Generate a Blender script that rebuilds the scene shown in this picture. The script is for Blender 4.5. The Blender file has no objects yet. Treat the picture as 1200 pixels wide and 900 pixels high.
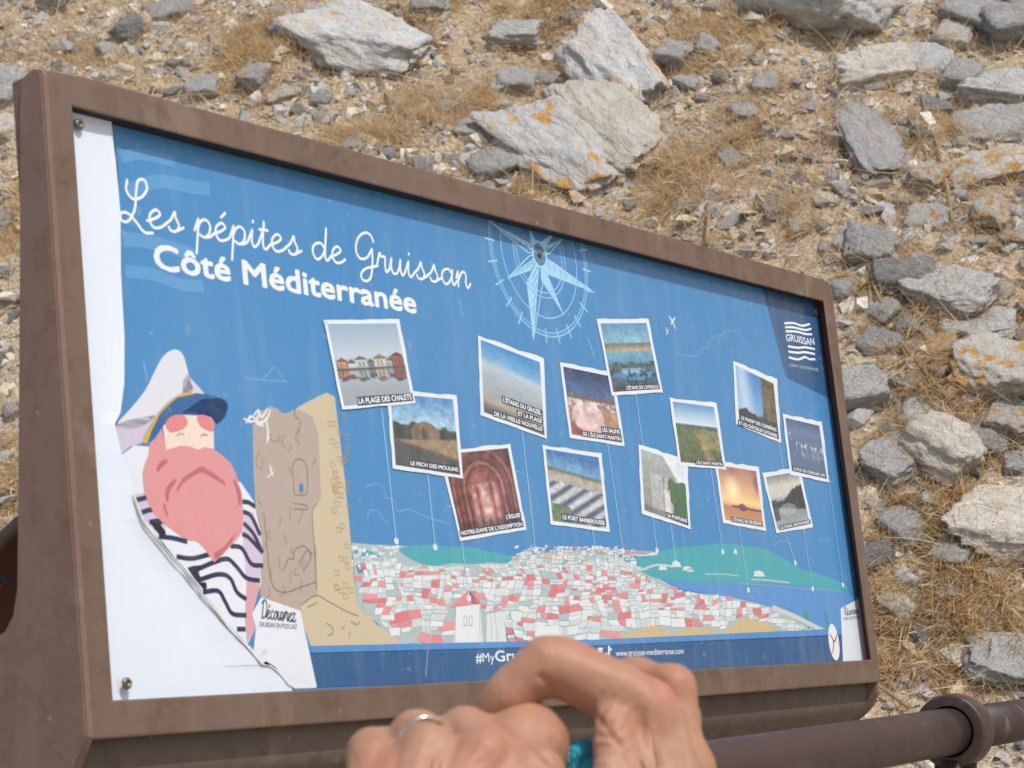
import bpy, bmesh, math, random
import numpy as np
from mathutils import Vector, Matrix
from mathutils.geometry import tessellate_polygon

rng = np.random.default_rng(7)
random.seed(7)
S = bpy.context.scene
C = S.collection

# ------------------------------------------------------------------ camera
F = 2350.0                                   # focal length in photograph pixels (1200 wide)
U = np.array([0.5866245, 0.0869999, 0.8051725])      # the board's long edge   (x right, y down, z forward)
V = np.array([0.1040838, 0.9778687, -0.1814922])     # down the board's face
N = np.array([-0.8031427, 0.1902732, 0.5645865])     # into the board
T0 = np.array([-0.3122439, -0.1978383, 1.4261868])   # top left corner of the opening
TILT = math.radians(7.4)
UPC = -V * math.cos(TILT) - N * math.sin(TILT)
FW = np.array([0, 0, 1.0]); FW = FW - UPC * (FW @ UPC); FW /= np.linalg.norm(FW)
RT = np.cross(FW, UPC)
M = np.stack([RT, FW, UPC])                  # camera axes -> world axes
CAM = np.array([0, 0, 1.25])

cam = bpy.data.cameras.new('camera')
cam.sensor_width = 36; cam.lens = F / 1200 * 36
cam.clip_start = 0.05; cam.clip_end = 800
cam.dof.use_dof = True; cam.dof.focus_distance = 2.3; cam.dof.aperture_fstop = 20
cam_o = bpy.data.objects.new('camera', cam); C.objects.link(cam_o)
cx, cy, cz = M @ np.array([1, 0, 0]), M @ np.array([0, -1, 0]), M @ np.array([0, 0, -1])
cam_o.matrix_world = Matrix([[cx[i], cy[i], cz[i], CAM[i]] for i in range(3)] + [[0, 0, 0, 1]])
S.camera = cam_o

# ------------------------------------------------------------------ light
SUNDIR = M @ (-0.0040 * U - 0.0165 * V - 0.013 * N); SUNDIR /= np.linalg.norm(SUNDIR)
elev = math.asin(SUNDIR[2]); azim = math.atan2(SUNDIR[0], SUNDIR[1])
w = bpy.data.worlds.new('World'); S.world = w; w.use_nodes = True
nt = w.node_tree; bg = nt.nodes['Background']
sky = nt.nodes.new('ShaderNodeTexSky'); sky.sky_type = 'NISHITA'; sky.sun_disc = False
sky.sun_elevation = elev; sky.sun_rotation = azim; sky.dust_density = 2.0
nt.links.new(sky.outputs[0], bg.inputs[0]); bg.inputs[1].default_value = 0.14
sl = bpy.data.lights.new('sun', 'SUN'); sl.energy = 2.9; sl.angle = math.radians(0.55); sl.color = (1, 0.955, 0.89)
so = bpy.data.objects.new('sun', sl); C.objects.link(so)
so.rotation_euler = Vector(SUNDIR).to_track_quat('Z', 'Y').to_euler(); so.location = (3, -2, 8)
S.view_settings.view_transform = 'Standard'; S.view_settings.look = 'None'
S.view_settings.exposure = 0.0; S.view_settings.gamma = 1
S.render.engine = 'CYCLES'; S.cycles.max_bounces = 6; S.cycles.diffuse_bounces = 3; S.cycles.glossy_bounces = 3; S.cycles.use_light_tree = False; S.cycles.adaptive_threshold = 0.02
try: S.cycles.use_denoising = True
except Exception: pass

# ------------------------------------------------------------------ helpers
def lin(r, g, b):
    f = lambda c: (c / 255 / 12.92) if c <= 10.31475 else ((c / 255 + 0.055) / 1.055) ** 2.4
    return (f(r), f(g), f(b))
def ray(x, y):
    d = M @ np.array([(x - 600) / F, (y - 450) / F, 1.0]); return d     # unit forward depth
def at_depth(x, y, z): return CAM + ray(x, y) * z
def tag(o, label=None, cat=None, group=None, kind=None):
    if label: o['label'] = label
    if cat: o['category'] = cat
    if group: o['group'] = group
    if kind: o['kind'] = kind
    return o
def mesh_of(name, v, f, smooth=False):
    me = bpy.data.meshes.new(name)
    me.from_pydata([tuple(map(float, p)) for p in v], [], [tuple(map(int, q)) for q in f])
    me.polygons.foreach_set('use_smooth', [smooth] * len(me.polygons))
    return me
def fast_mesh(name, v, f, smooth=True):          # numpy arrays, all faces the same size
    me = bpy.data.meshes.new(name); n = f.shape[1]
    me.vertices.add(len(v)); me.vertices.foreach_set('co', v.astype(np.float32).ravel())
    me.loops.add(f.size); me.loops.foreach_set('vertex_index', f.astype(np.int32).ravel())
    me.polygons.add(len(f)); me.polygons.foreach_set('loop_start', np.arange(0, f.size, n, dtype=np.int32))
    me.polygons.foreach_set('use_smooth', np.full(len(f), smooth, bool))
    me.update(calc_edges=True); return me
def link(name, me, mat=None, parent=None, loc=None):
    o = bpy.data.objects.new(name, me); C.objects.link(o)
    if mat and me is not None and not me.materials: me.materials.append(mat)
    if parent: o.parent = parent
    if loc is not None: o.location = loc
    return o
def empty(name, loc=(0, 0, 0), rz=0.0):
    o = bpy.data.objects.new(name, None); C.objects.link(o); o.location = loc; o.rotation_euler = (0, 0, rz)
    o.empty_display_size = 0.1; return o
def catmull(P, n=8, closed=False):
    P = [np.array(p, float) for p in P]
    if closed: P = [P[-1]] + P + [P[0], P[1]]
    else: P = [2 * P[0] - P[1]] + P + [2 * P[-1] - P[-2]]
    out = []
    for i in range(1, len(P) - 2):
        a, b, c, d = P[i - 1:i + 3]
        for k in range(n):
            t = k / n
            out.append(0.5 * (2 * b + (c - a) * t + (2 * a - 5 * b + 4 * c - d) * t * t + (3 * b - a - 3 * c + d) * t ** 3))
    if not closed: out.append(P[-2])
    return np.array(out)
def tube(pts, rad, seg=10, cap=True):
    pts = np.array(pts, float); n = len(pts); rad = np.broadcast_to(rad, (n,))
    t = np.gradient(pts, axis=0); t /= np.linalg.norm(t, axis=1)[:, None] + 1e-12
    ref = np.array([0, 0, 1.0]) if abs(t[0][2]) < 0.9 else np.array([1.0, 0, 0])
    a = np.cross(t[0], ref); a /= np.linalg.norm(a); v = []
    for i in range(n):
        a = a - t[i] * (a @ t[i]); a /= np.linalg.norm(a); b = np.cross(t[i], a)
        for k in range(seg):
            q = 2 * math.pi * k / seg; v.append(pts[i] + rad[i] * (a * math.cos(q) + b * math.sin(q)))
    f = [(i * seg + k, i * seg + (k + 1) % seg, (i + 1) * seg + (k + 1) % seg, (i + 1) * seg + k) for i in range(n - 1) for k in range(seg)]
    if cap:
        f.append(tuple(range(seg))[::-1]); f.append(tuple((n - 1) * seg + k for k in range(seg)))
    return v, f
# value noise (numpy, 3-D)
_P = np.random.default_rng(11).random(4096)
def vnoise(p):
    i = np.floor(p).astype(np.int64); f = p - i; f = f * f * (3 - 2 * f); r = 0
    def h(a, b, c): return _P[(a * 73856093 ^ b * 19349663 ^ c * 83492791) & 4095]
    for dx in (0, 1):
        wx = f[:, 0] if dx else 1 - f[:, 0]
        for dy in (0, 1):
            wy = f[:, 1] if dy else 1 - f[:, 1]
            for dz in (0, 1):
                wz = f[:, 2] if dz else 1 - f[:, 2]
                r = r + wx * wy * wz * h(i[:, 0] + dx, i[:, 1] + dy, i[:, 2] + dz)
    return r * 2 - 1
def fbm(p, o=4, g=0.5):
    a, s, r = 1.0, 1.0, 0
    for k in range(o): r = r + a * vnoise(p * s + k * 17.3); a *= g; s *= 2.03
    return r

# ------------------------------------------------------------------ materials
class NT:
    def __init__(s, name):
        s.m = bpy.data.materials.new(name); s.m.use_nodes = True; s.t = s.m.node_tree
        s.b = s.t.nodes['Principled BSDF']
    def n(s, typ, **kw):
        nd = s.t.nodes.new('ShaderNode' + typ)
        for k, v in kw.items():
            if k == 'inp':
                for a, b in v.items(): nd.inputs[a].default_value = b
            else: setattr(nd, k, v)
        return nd
    def l(s, a, b): s.t.links.new(a, b)
    def coord(s, kind='Object'): return s.n('TexCoord').outputs[kind]
    def noise(s, vec, scale, detail=4, rough=0.55, dist=0.0):
        nd = s.n('TexNoise', inp={'Scale': scale, 'Detail': detail, 'Roughness': rough, 'Distortion': dist}); s.l(vec, nd.inputs['Vector']); return nd.outputs['Fac']
    def ramp(s, fac, stops):
        nd = s.n('ValToRGB'); e = nd.color_ramp.elements
        while len(e) < len(stops): e.new(0.5)
        for k, (p, c) in enumerate(stops):
            e[k].position = p; e[k].color = (*c, 1) if not isinstance(c, (int, float)) else (c, c, c, 1)
        s.l(fac, nd.inputs[0]); return nd.outputs['Color']
    def mix(s, fac, a, b, mode='MIX'):
        nd = s.n('Mix', data_type='RGBA', blend_type=mode)
        for sock, val in ((nd.inputs[0], fac), (nd.inputs[6], a), (nd.inputs[7], b)):
            if isinstance(val, (int, float)): sock.default_value = val
            elif isinstance(val, tuple): sock.default_value = (*val, 1)
            else: s.l(val, sock)
        return nd.outputs[2]
    def bump(s, h, strength, dist, prev=None):
        nd = s.n('Bump', inp={'Strength': strength, 'Distance': dist}); s.l(h, nd.inputs['Height'])
        if prev is not None: s.l(prev, nd.inputs['Normal'])
        return nd.outputs[0]
    def out(s, col=None, rough=None, nrm=None, **kw):
        for sock, val in (('Base Color', col), ('Roughness', rough), ('Normal', nrm)):
            if val is None: continue
            if isinstance(val, (int, float)): s.b.inputs[sock].default_value = val
            elif isinstance(val, tuple): s.b.inputs[sock].default_value = (*val, 1)
            else: s.l(val, s.b.inputs[sock])
        for k, v in kw.items(): s.b.inputs[k.replace('_', ' ')].default_value = v
        return s.m

def steel(name, c1, c2, c3, rough=0.55, spec=0.4, speck=True):
    m = NT(name); co = m.coord()
    a = m.noise(co, 3.5, 6, 0.6); b = m.noise(co, 45, 5, 0.65); g = m.noise(co, 260, 3)
    col = m.mix(m.ramp(a, [(0.3, 0.0), (0.72, 1.0)]), c1, c2)
    col = m.mix(m.ramp(b, [(0.5, 0.0), (0.75, 0.6)]), col, c3)
    pt = m.noise(co, 9, 6, 0.7, 0.6); col = m.mix(m.ramp(pt, [(0.56, 0.0), (0.66, 0.5)]), col, tuple(x * .72 for x in c3)); col = m.mix(m.ramp(pt, [(0.34, 0.35), (0.42, 0.0)]), col, lin(150, 132, 116))
    mp = m.n('Mapping'); m.l(co, mp.inputs[0]); mp.inputs['Scale'].default_value = (40, 40, 2.2)
    st = m.noise(mp.outputs[0], 1.0, 4, 0.6)
    col = m.mix(m.ramp(st, [(0.42, 0.0), (0.75, 0.35)]), col, tuple(min(1, x * 1.35 + 0.01) for x in c2))
    if speck:
        sp = m.noise(co, 85, 1, 0.4)
        col = m.mix(m.ramp(sp, [(0.765, 0.0), (0.8, 0.45)]), col, (0.42, 0.36, 0.32))
    r = m.ramp(b, [(0.3, rough - 0.08), (0.8, rough + 0.2)])
    nr = m.bump(g, 0.12, 0.0012); nr = m.bump(b, 0.16, 0.003, nr)
    return m.out(col, r, nr, Specular_IOR_Level=spec)
M_frame = steel('brown painted steel', lin(106, 86, 73), lin(120, 100, 86), lin(94, 64, 48))
M_plate = steel('rusty red brown steel', lin(120, 95, 83), lin(132, 108, 96), lin(108, 77, 64))
M_rust = steel('flaking rust', lin(108, 66, 48), lin(84, 54, 42), lin(140, 92, 66), 0.85, 0.2)
M_pipe = steel('dark brown rail paint', lin(70, 52, 49), lin(62, 47, 45), lin(84, 58, 50), 0.42, 0.5, speck=False)
M_trough = steel('dull steel sheet', lin(116, 101, 90), lin(102, 88, 77), lin(88, 68, 56), 0.65, 0.3)

def ink_material(name, gloss=0.24):
    m = NT(name); co = m.coord()
    at = m.n('Attribute', attribute_name='Col').outputs['Color']
    a = m.noise(co, 6, 5, 0.6); b = m.noise(co, 60, 4, 0.6)
    col = m.mix(m.ramp(a, [(0.35, 0.0), (0.8, 0.10)]), at, lin(170, 190, 205))
    mp = m.n('Mapping'); m.l(co, mp.inputs[0]); mp.inputs['Scale'].default_value = (70, 70, 3)
    st = m.noise(mp.outputs[0], 1.0, 4, 0.6)
    col = m.mix(m.ramp(st, [(0.5, 0.0), (0.8, 0.12)]), col, lin(190, 200, 205))
    sp = m.noise(co, 120, 0, 0.3)
    col = m.mix(m.ramp(sp, [(0.80, 0.0), (0.83, 0.3)]), col, lin(150, 165, 180))
    return m.out(col, m.ramp(b, [(0.3, gloss - 0.06), (0.8, gloss + 0.15)]), m.bump(a, 0.05, 0.002), Specular_IOR_Level=0.5)
M_ink = ink_material('printed film')
m = NT('white sheet'); co = m.coord(); a = m.noise(co, 5, 5, 0.6); b = m.noise(co, 30, 5, 0.65)
col = m.mix(m.ramp(a, [(0.4, 0.0), (0.85, 0.35)]), lin(222, 230, 240), lin(208, 214, 220))
col = m.mix(m.ramp(b, [(0.62, 0.0), (0.85, 0.4)]), col, lin(196, 190, 176))
M_white = m.out(col, 0.5, m.bump(a, 0.08, 0.004), Specular_IOR_Level=0.35)
m = NT('white sheet edge'); co = m.coord(); b = m.noise(co, 60, 5, 0.65)
M_edge = m.out(m.mix(b, lin(150, 138, 118), lin(215, 208, 190)), 0.7)
m = NT('dark gap and lip shade'); co = m.coord(); M_gap_shade = m.out(m.mix(m.noise(co, 90, 4), lin(22, 24, 30), lin(52, 50, 52)), 0.8)
m = NT('zinc screw'); co = m.coord(); M_screw = m.out(m.mix(m.noise(co, 300, 3), lin(150, 145, 135), lin(110, 88, 66)), 0.45, Metallic=0.7)
m = NT('gold'); co = m.coord(); M_gold = m.out(m.mix(m.noise(co, 200, 2), (0.88, 0.78, 0.62), (0.93, 0.84, 0.70)), 0.2, Metallic=1.0)
m = NT('black cable'); co = m.coord(); M_cable = m.out(m.mix(m.noise(co, 80, 3), lin(30, 27, 26), lin(52, 46, 42)), 0.6)
m = NT('teal cord'); co = m.coord(); wv = m.n('TexWave', inp={'Scale': 140.0, 'Distortion': 1.5}); m.l(co, wv.inputs['Vector'])
M_cord = m.out(m.mix(wv.outputs['Fac'], lin(28, 130, 155), lin(66, 180, 202)), 0.8, m.bump(wv.outputs['Fac'], 0.6, 0.0008))
m = NT('skin'); co = m.coord()
a = m.noise(co, 22, 5, 0.6); b = m.noise(co, 70, 4, 0.6); fine = m.noise(co, 520, 3, 0.6)
at = m.n('Attribute', attribute_name='Col').outputs['Color']
col = m.mix(m.ramp(a, [(0.38, 0.0), (0.62, 1.0)]), lin(174, 133, 107), lin(173, 124, 99))
col = m.mix(m.ramp(b, [(0.55, 0.0), (0.8, 0.3)]), col, lin(152, 108, 88))
col = m.mix(at, col, lin(184, 108, 90))
vo = m.n('TexVoronoi', feature='DISTANCE_TO_EDGE', inp={'Scale': 420.0}); m.l(co, vo.inputs['Vector'])
mp = m.n('Mapping'); m.l(co, mp.inputs[0]); mp.inputs['Scale'].default_value = (1, 1, 1)
wr = m.noise(mp.outputs[0], 140, 3, 0.6, 0.6)
nr = m.bump(vo.outputs['Distance'], 0.12, 0.0006); nr = m.bump(wr, 0.16, 0.0012, nr); nr = m.bump(b, 0.25, 0.002, nr)
M_skin = m.out(col, m.ramp(fine, [(0.3, 0.46), (0.8, 0.62)]), nr, Specular_IOR_Level=0.35, Subsurface_Weight=0.12, Subsurface_Scale=0.006)

def rock_material(name, c1, c2, c3, lichen=0.0, dirt=0.3):
    m = NT(name); co = m.coord(); oi = m.n('ObjectInfo')
    va = m.n('VectorMath', operation='ADD'); m.l(co, va.inputs[0])
    cx = m.n('CombineXYZ'); mm = m.n('Math', operation='MULTIPLY', inp={1: 37.0}); m.l(oi.outputs['Random'], mm.inputs[0]); m.l(mm.outputs[0], cx.inputs[0]); m.l(mm.outputs[0], cx.inputs[1]); m.l(cx.outputs[0], va.inputs[1])
    p = va.outputs[0]
    a = m.noise(p, 1.9, 4, 0.68, 0.5); b = m.noise(p, 6, 4, 0.72); c = m.noise(p, 22, 3, 0.72)
    col = m.mix(m.ramp(a, [(0.32, 0.0), (0.68, 1.0)]), c1, c2)
    col = m.mix(m.ramp(b, [(0.48, 0.0), (0.7, 0.7)]), col, c3)
    col = m.mix(m.ramp(c, [(0.3, 0.28), (0.52, 0.0)]), col, tuple(x * 0.45 for x in c1))
    d = m.noise(p, 2.6, 5, 0.6)
    col = m.mix(m.ramp(d, [(0.42, 0.0), (0.66, dirt + .12)]), col, lin(188, 168, 138))
    vb = m.n('Math', operation='MULTIPLY_ADD', inp={1: 0.4, 2: 0.78}); m.l(oi.outputs['Random'], vb.inputs[0])
    cc = m.n('CombineColor')
    for i in range(3): m.l(vb.outputs[0], cc.inputs[i])
    col = m.mix(1.0, col, cc.outputs[0], 'MULTIPLY')
    if lichen:
        li = m.noise(p, 2.1, 2, 0.5, 0.2); lf = m.noise(p, 16, 4, 0.75)
        ad = m.n('Math', operation='MULTIPLY_ADD', inp={1: 0.46}); m.l(lf, ad.inputs[0]); m.l(li, ad.inputs[2])
        t = 0.895 - 0.065 * lichen
        col = m.mix(m.ramp(ad.outputs[0], [(t, 0.0), (t + 0.09, 0.88)]), col, m.mix(m.ramp(lf, [(.35, 0.0), (.65, 1.0)]), lin(170, 128, 52), lin(206, 146, 40)))
    vo = m.n('TexVoronoi', feature='DISTANCE_TO_EDGE', inp={'Scale': 2.6}); m.l(p, vo.inputs['Vector'])
    ck = m.ramp(vo.outputs['Distance'], [(0.0, 0.0), (0.06, 1.0)])
    nr = m.bump(c, 0.6, 0.004); nr = m.bump(b, 0.8, 0.014, nr); nr = m.bump(ck, 0.35, 0.010, nr)
    return m.out(col, 0.85, nr, Specular_IOR_Level=0.25)
M_rock = rock_material('grey limestone', lin(164, 165, 166), lin(192, 192, 190), lin(208, 204, 196))
M_rock_l = rock_material('limestone with orange lichen', lin(164, 165, 165), lin(192, 192, 189), lin(208, 204, 195), 1.0)
M_rock_y = rock_material('limestone crusted with yellow lichen', lin(172, 170, 164), lin(200, 195, 184), lin(212, 206, 194), 2.4)
M_rock_p = rock_material('pale beige limestone', lin(200, 192, 178), lin(218, 211, 198), lin(232, 227, 216), 0, 0.4)
M_rock_d = rock_material('dark grey limestone', lin(134, 136, 138), lin(160, 161, 161), lin(184, 181, 175), 0, 0.2)
M_rock_o = rock_material('ochre stone', lin(190, 148, 96), lin(205, 170, 122), lin(214, 186, 146), 0, 0.3)

# ground between the stones
def ground_mat(name, ca, cb, cc_, cd):
    m = NT(name); co = m.coord()
    a = m.noise(co, 2.2, 4, 0.6); b = m.noise(co, 26, 4, 0.7); c = m.noise(co, 120, 3, 0.7)
    vo = m.n('TexVoronoi', inp={'Scale': 70.0}); m.l(co, vo.inputs['Vector'])
    col = m.mix(m.ramp(a, [(0.35, 0.0), (0.65, 1.0)]), ca, cb)
    col = m.mix(m.ramp(b, [(0.45, 0.0), (0.65, 0.8)]), col, cc_)
    col = m.mix(m.ramp(c, [(0.35, 0.6), (0.55, 0.0)]), col, cd)
    col = m.mix(m.ramp(vo.outputs['Distance'], [(0.1, 0.35), (0.45, 0.0)]), col, lin(182, 178, 168))
    nr = m.bump(c, 0.6, 0.006); nr = m.bump(vo.outputs['Distance'], 0.5, 0.01, nr); nr = m.bump(b, 0.6, 0.02, nr)
    return m.out(col, 0.95, nr, Specular_IOR_Level=0.1)
M_soil = ground_mat('stony soil and straw litter', lin(178, 160, 136), lin(198, 179, 150), lin(186, 174, 156), lin(122, 102, 80))
M_path = ground_mat('dusty gravel path', lin(176, 164, 142), lin(190, 178, 156), lin(184, 176, 162), lin(140, 126, 106))
def attr_mat(name, rough=0.8, trans=0.0):
    m = NT(name); at = m.n('Attribute', attribute_name='Col').outputs['Color']; co = m.coord()
    b = m.noise(co, 90, 4, 0.6)
    col = m.mix(m.ramp(b, [(0.35, 0.25), (0.6, 0.0)]), at, (0.12, 0.08, 0.05))
    r = m.out(col, rough, None, Specular_IOR_Level=0.2)
    if trans:
        tr = m.n('BsdfTranslucent'); m.l(col, tr.inputs['Color']); mx = m.n('MixShader', inp={0: trans}); m.l(m.b.outputs[0], mx.inputs[1]); m.l(tr.outputs[0], mx.inputs[2]); m.l(mx.outputs[0], m.t.nodes['Material Output'].inputs['Surface'])
    return r
M_straw = attr_mat('dry straw', 0.6, 0.48)
M_pebble = attr_mat('loose limestone chips', 0.9)

# ------------------------------------------------------------------ hillside
S0, K0 = 2.15, 0.95
def base_h(x, y):
    s = y + 0.18 * x - S0
    h = np.where(s > 0, K0 * s, 0.0)
    t = np.clip(s / 0.5, 0, 1); h = h * (t * t * (3 - 2 * t)) + 0.0
    h = np.where(h > 30, 30 + (h - 30) * 0.2, h)
    return h
def height_exact(x, y):
    h = base_h(x, y); k = np.clip((y + 0.18 * x - S0) / 0.6, 0, 1)
    p = np.stack([x, y, h], 1)
    return h + k * (0.10 * fbm(p * 1.1 + 5, 3) + 0.030 * fbm(p * 5 + 9, 3, 0.55) + 0.012 * fbm(p * 26 + 3, 2)) - 0.004
GX0, GY0, GS, GNX, GNY = -2.6, 2.3, 0.009, 600, 520
_gx, _gy = np.meshgrid(GX0 + GS * np.arange(GNX), GY0 + GS * np.arange(GNY))
HG = height_exact(_gx.ravel(), _gy.ravel()).reshape(GNY, GNX)
def height(x, y):
    x = np.atleast_1d(np.asarray(x, float)); y = np.atleast_1d(np.asarray(y, float))
    u = (x - GX0) / GS; v = (y - GY0) / GS
    inside = (u >= 0) & (v >= 0) & (u < GNX - 1.01) & (v < GNY - 1.01)
    i = np.clip(u.astype(int), 0, GNX - 2); j = np.clip(v.astype(int), 0, GNY - 2); a = u - i; b = v - j
    r = (HG[j, i] * (1 - a) + HG[j, i + 1] * a) * (1 - b) + (HG[j + 1, i] * (1 - a) + HG[j + 1, i + 1] * a) * b
    if not inside.all():
        o = ~inside; r = np.array(r); r[o] = height_exact(x[o], y[o])
    return r
TS = np.linspace(2.2, 8.5, 1300)
def hit(x, y):                                     # where the sight line through (x, y) meets the slope
    d = ray(x, y); P = CAM + np.outer(TS, d); g = P[:, 2] - height(P[:, 0], P[:, 1])
    k = int(np.argmax(g < 0)); k = max(k, 1)
    t = TS[k - 1] + (TS[k] - TS[k - 1]) * g[k - 1] / (g[k - 1] - g[k] + 1e-9)
    return CAM + d * t, t
def axis(a, b, step, lo, hi, g=1.16):
    mid = list(np.arange(a, b, step)); L = [a]; d = step
    while L[-1] > lo: d *= g; L.append(L[-1] - d)
    R = [mid[-1]]; d = step
    while R[-1] < hi: d *= g; R.append(R[-1] + d)
    return np.array(sorted(set(L[1:] + mid + R[1:])))
gx = axis(-2.0, 2.4, 0.016, -150, 150); gy = axis(2.6, 6.4, 0.017, -60, 220)
X, Y = np.meshgrid(gx, gy); Z = height(X.ravel(), Y.ravel())
vv = np.stack([X.ravel(), Y.ravel(), Z], 1); ny, nx = X.shape
ii = (np.arange(ny - 1)[:, None] * nx + np.arange(nx - 1)[None]).ravel()
hill = link('hillside', fast_mesh('hillside', vv, np.stack([ii, ii + 1, ii + nx + 1, ii + nx], 1)), M_soil)
tag(hill, 'stony dry slope rising behind the information board', kind='structure')
px_ = np.linspace(-40, 40, 60); py_ = np.linspace(0, 1, 14)
v = []
for a in px_:
    y1 = S0 - 0.25 - 0.18 * max(min(a, 12), -12) + 0.08 * math.sin(a * 1.7)
    for t in py_: v.append((a, -7 + (y1 + 7) * t, 0.004))
f = [(i * 14 + j, (i + 1) * 14 + j, (i + 1) * 14 + j + 1, i * 14 + j + 1) for i in range(59) for j in range(13)]
tag(link('path', mesh_of('path', v, f), M_path), 'dusty gravel path in front of the board', kind='structure')

# ------------------------------------------------------------------ stones
def ico(sub):
    bm = bmesh.new(); bmesh.ops.create_icosphere(bm, subdivisions=sub, radius=1)
    v = np.array([q.co[:] for q in bm.verts]); f = np.array([[q.index for q in g.verts] for g in bm.faces]); bm.free(); return v, f
ICO = {k: ico(k) for k in (1, 2, 3, 4, 5)}
def rock_shape(seed, sub=3, planes=13, rough=0.05, soft=14, klo=0.6, khi=0.95):
    r = np.random.default_rng(seed); d, f = ICO[sub]
    n = r.normal(size=(planes, 3)); n /= np.linalg.norm(n, axis=1)[:, None]; k = r.uniform(klo, khi, planes)
    n = np.vstack([n, np.eye(3), -np.eye(3)]); k = np.concatenate([k, r.uniform(0.72, 1.0, 6)])
    q = d @ n.T / k                                     # smooth max of the clipping planes
    rad = 1 / (np.log(np.exp(soft * q).sum(1)) / soft)
    v = d * rad[:, None]
    off = r.uniform(0, 50, 3)
    a = fbm(v * 1.3 + off, 3); b = fbm(v * 5 + off, 4, 0.6); lay = vnoise(np.stack([v[:, 0] * 0.8, v[:, 1] * 0.8, v[:, 2] * 7], 1) + off)
    ridge = 1 - np.abs(vnoise(v * 2.6 + off + 7)) * 2
    ax = n[0]; st = (v @ ax) * r.uniform(3, 5) + 0.6 * a; fr_ = st - np.floor(st); ter = np.where(fr_ < .8, fr_ / .8, (1 - fr_) / .2)
    return v * (1 + rough * (1.8 * a + 1.0 * b + 0.6 * lay + 0.6 * ridge + 0.9 * ter))[:, None], f
def slope_frame(p, ang, fore=False):
    e = 0.06; g = np.array([(height(p[0] + e, p[1])[0] - height(p[0] - e, p[1])[0]) / 2 / e * 0.4, 0.95, 0])
    nz = np.array([-0.17 - g[0] * 0.3, -0.95, 1.0]); nz /= np.linalg.norm(nz)
    rx = M @ np.array([1, 0, 0]); dn = M @ np.array([0, 1, 0])
    rs = rx - nz * (rx @ nz); rs /= np.linalg.norm(rs); ds = dn - nz * (dn @ nz); ds /= np.linalg.norm(ds)
    t = rs * math.cos(ang) + ds * math.sin(ang) / (0.62 if fore else 1); fl = np.linalg.norm(t); t /= fl
    if fore: return np.stack([t, np.cross(nz, t), nz], 1), fl
    return np.stack([t, np.cross(nz, t), nz], 1)
def place_rock(name, me, p, ang, size, sink=0.25, tilt=0.0, mat=None, fore=False):
    R3 = slope_frame(p, ang)
    if fore: R3, fl = slope_frame(p, ang, True); size = (size[0] * min(fl, 1.35), size[1], size[2])
    if tilt:
        c, s_ = math.cos(tilt), math.sin(tilt); R3 = R3 @ np.array([[1, 0, 0], [0, c, -s_], [0, s_, c]])
    o = bpy.data.objects.new(name, me); C.objects.link(o)
    if mat is not None:
        if not me.materials: me.materials.append(mat)
    L, W_, H_ = size; q = p + R3[:, 2] * H_ * (0.5 - sink) 
    o.matrix_world = Matrix([[R3[i][0] * L, R3[i][1] * W_, R3[i][2] * H_, q[i]] for i in range(3)] + [[0, 0, 0, 1]])
    return o
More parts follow.
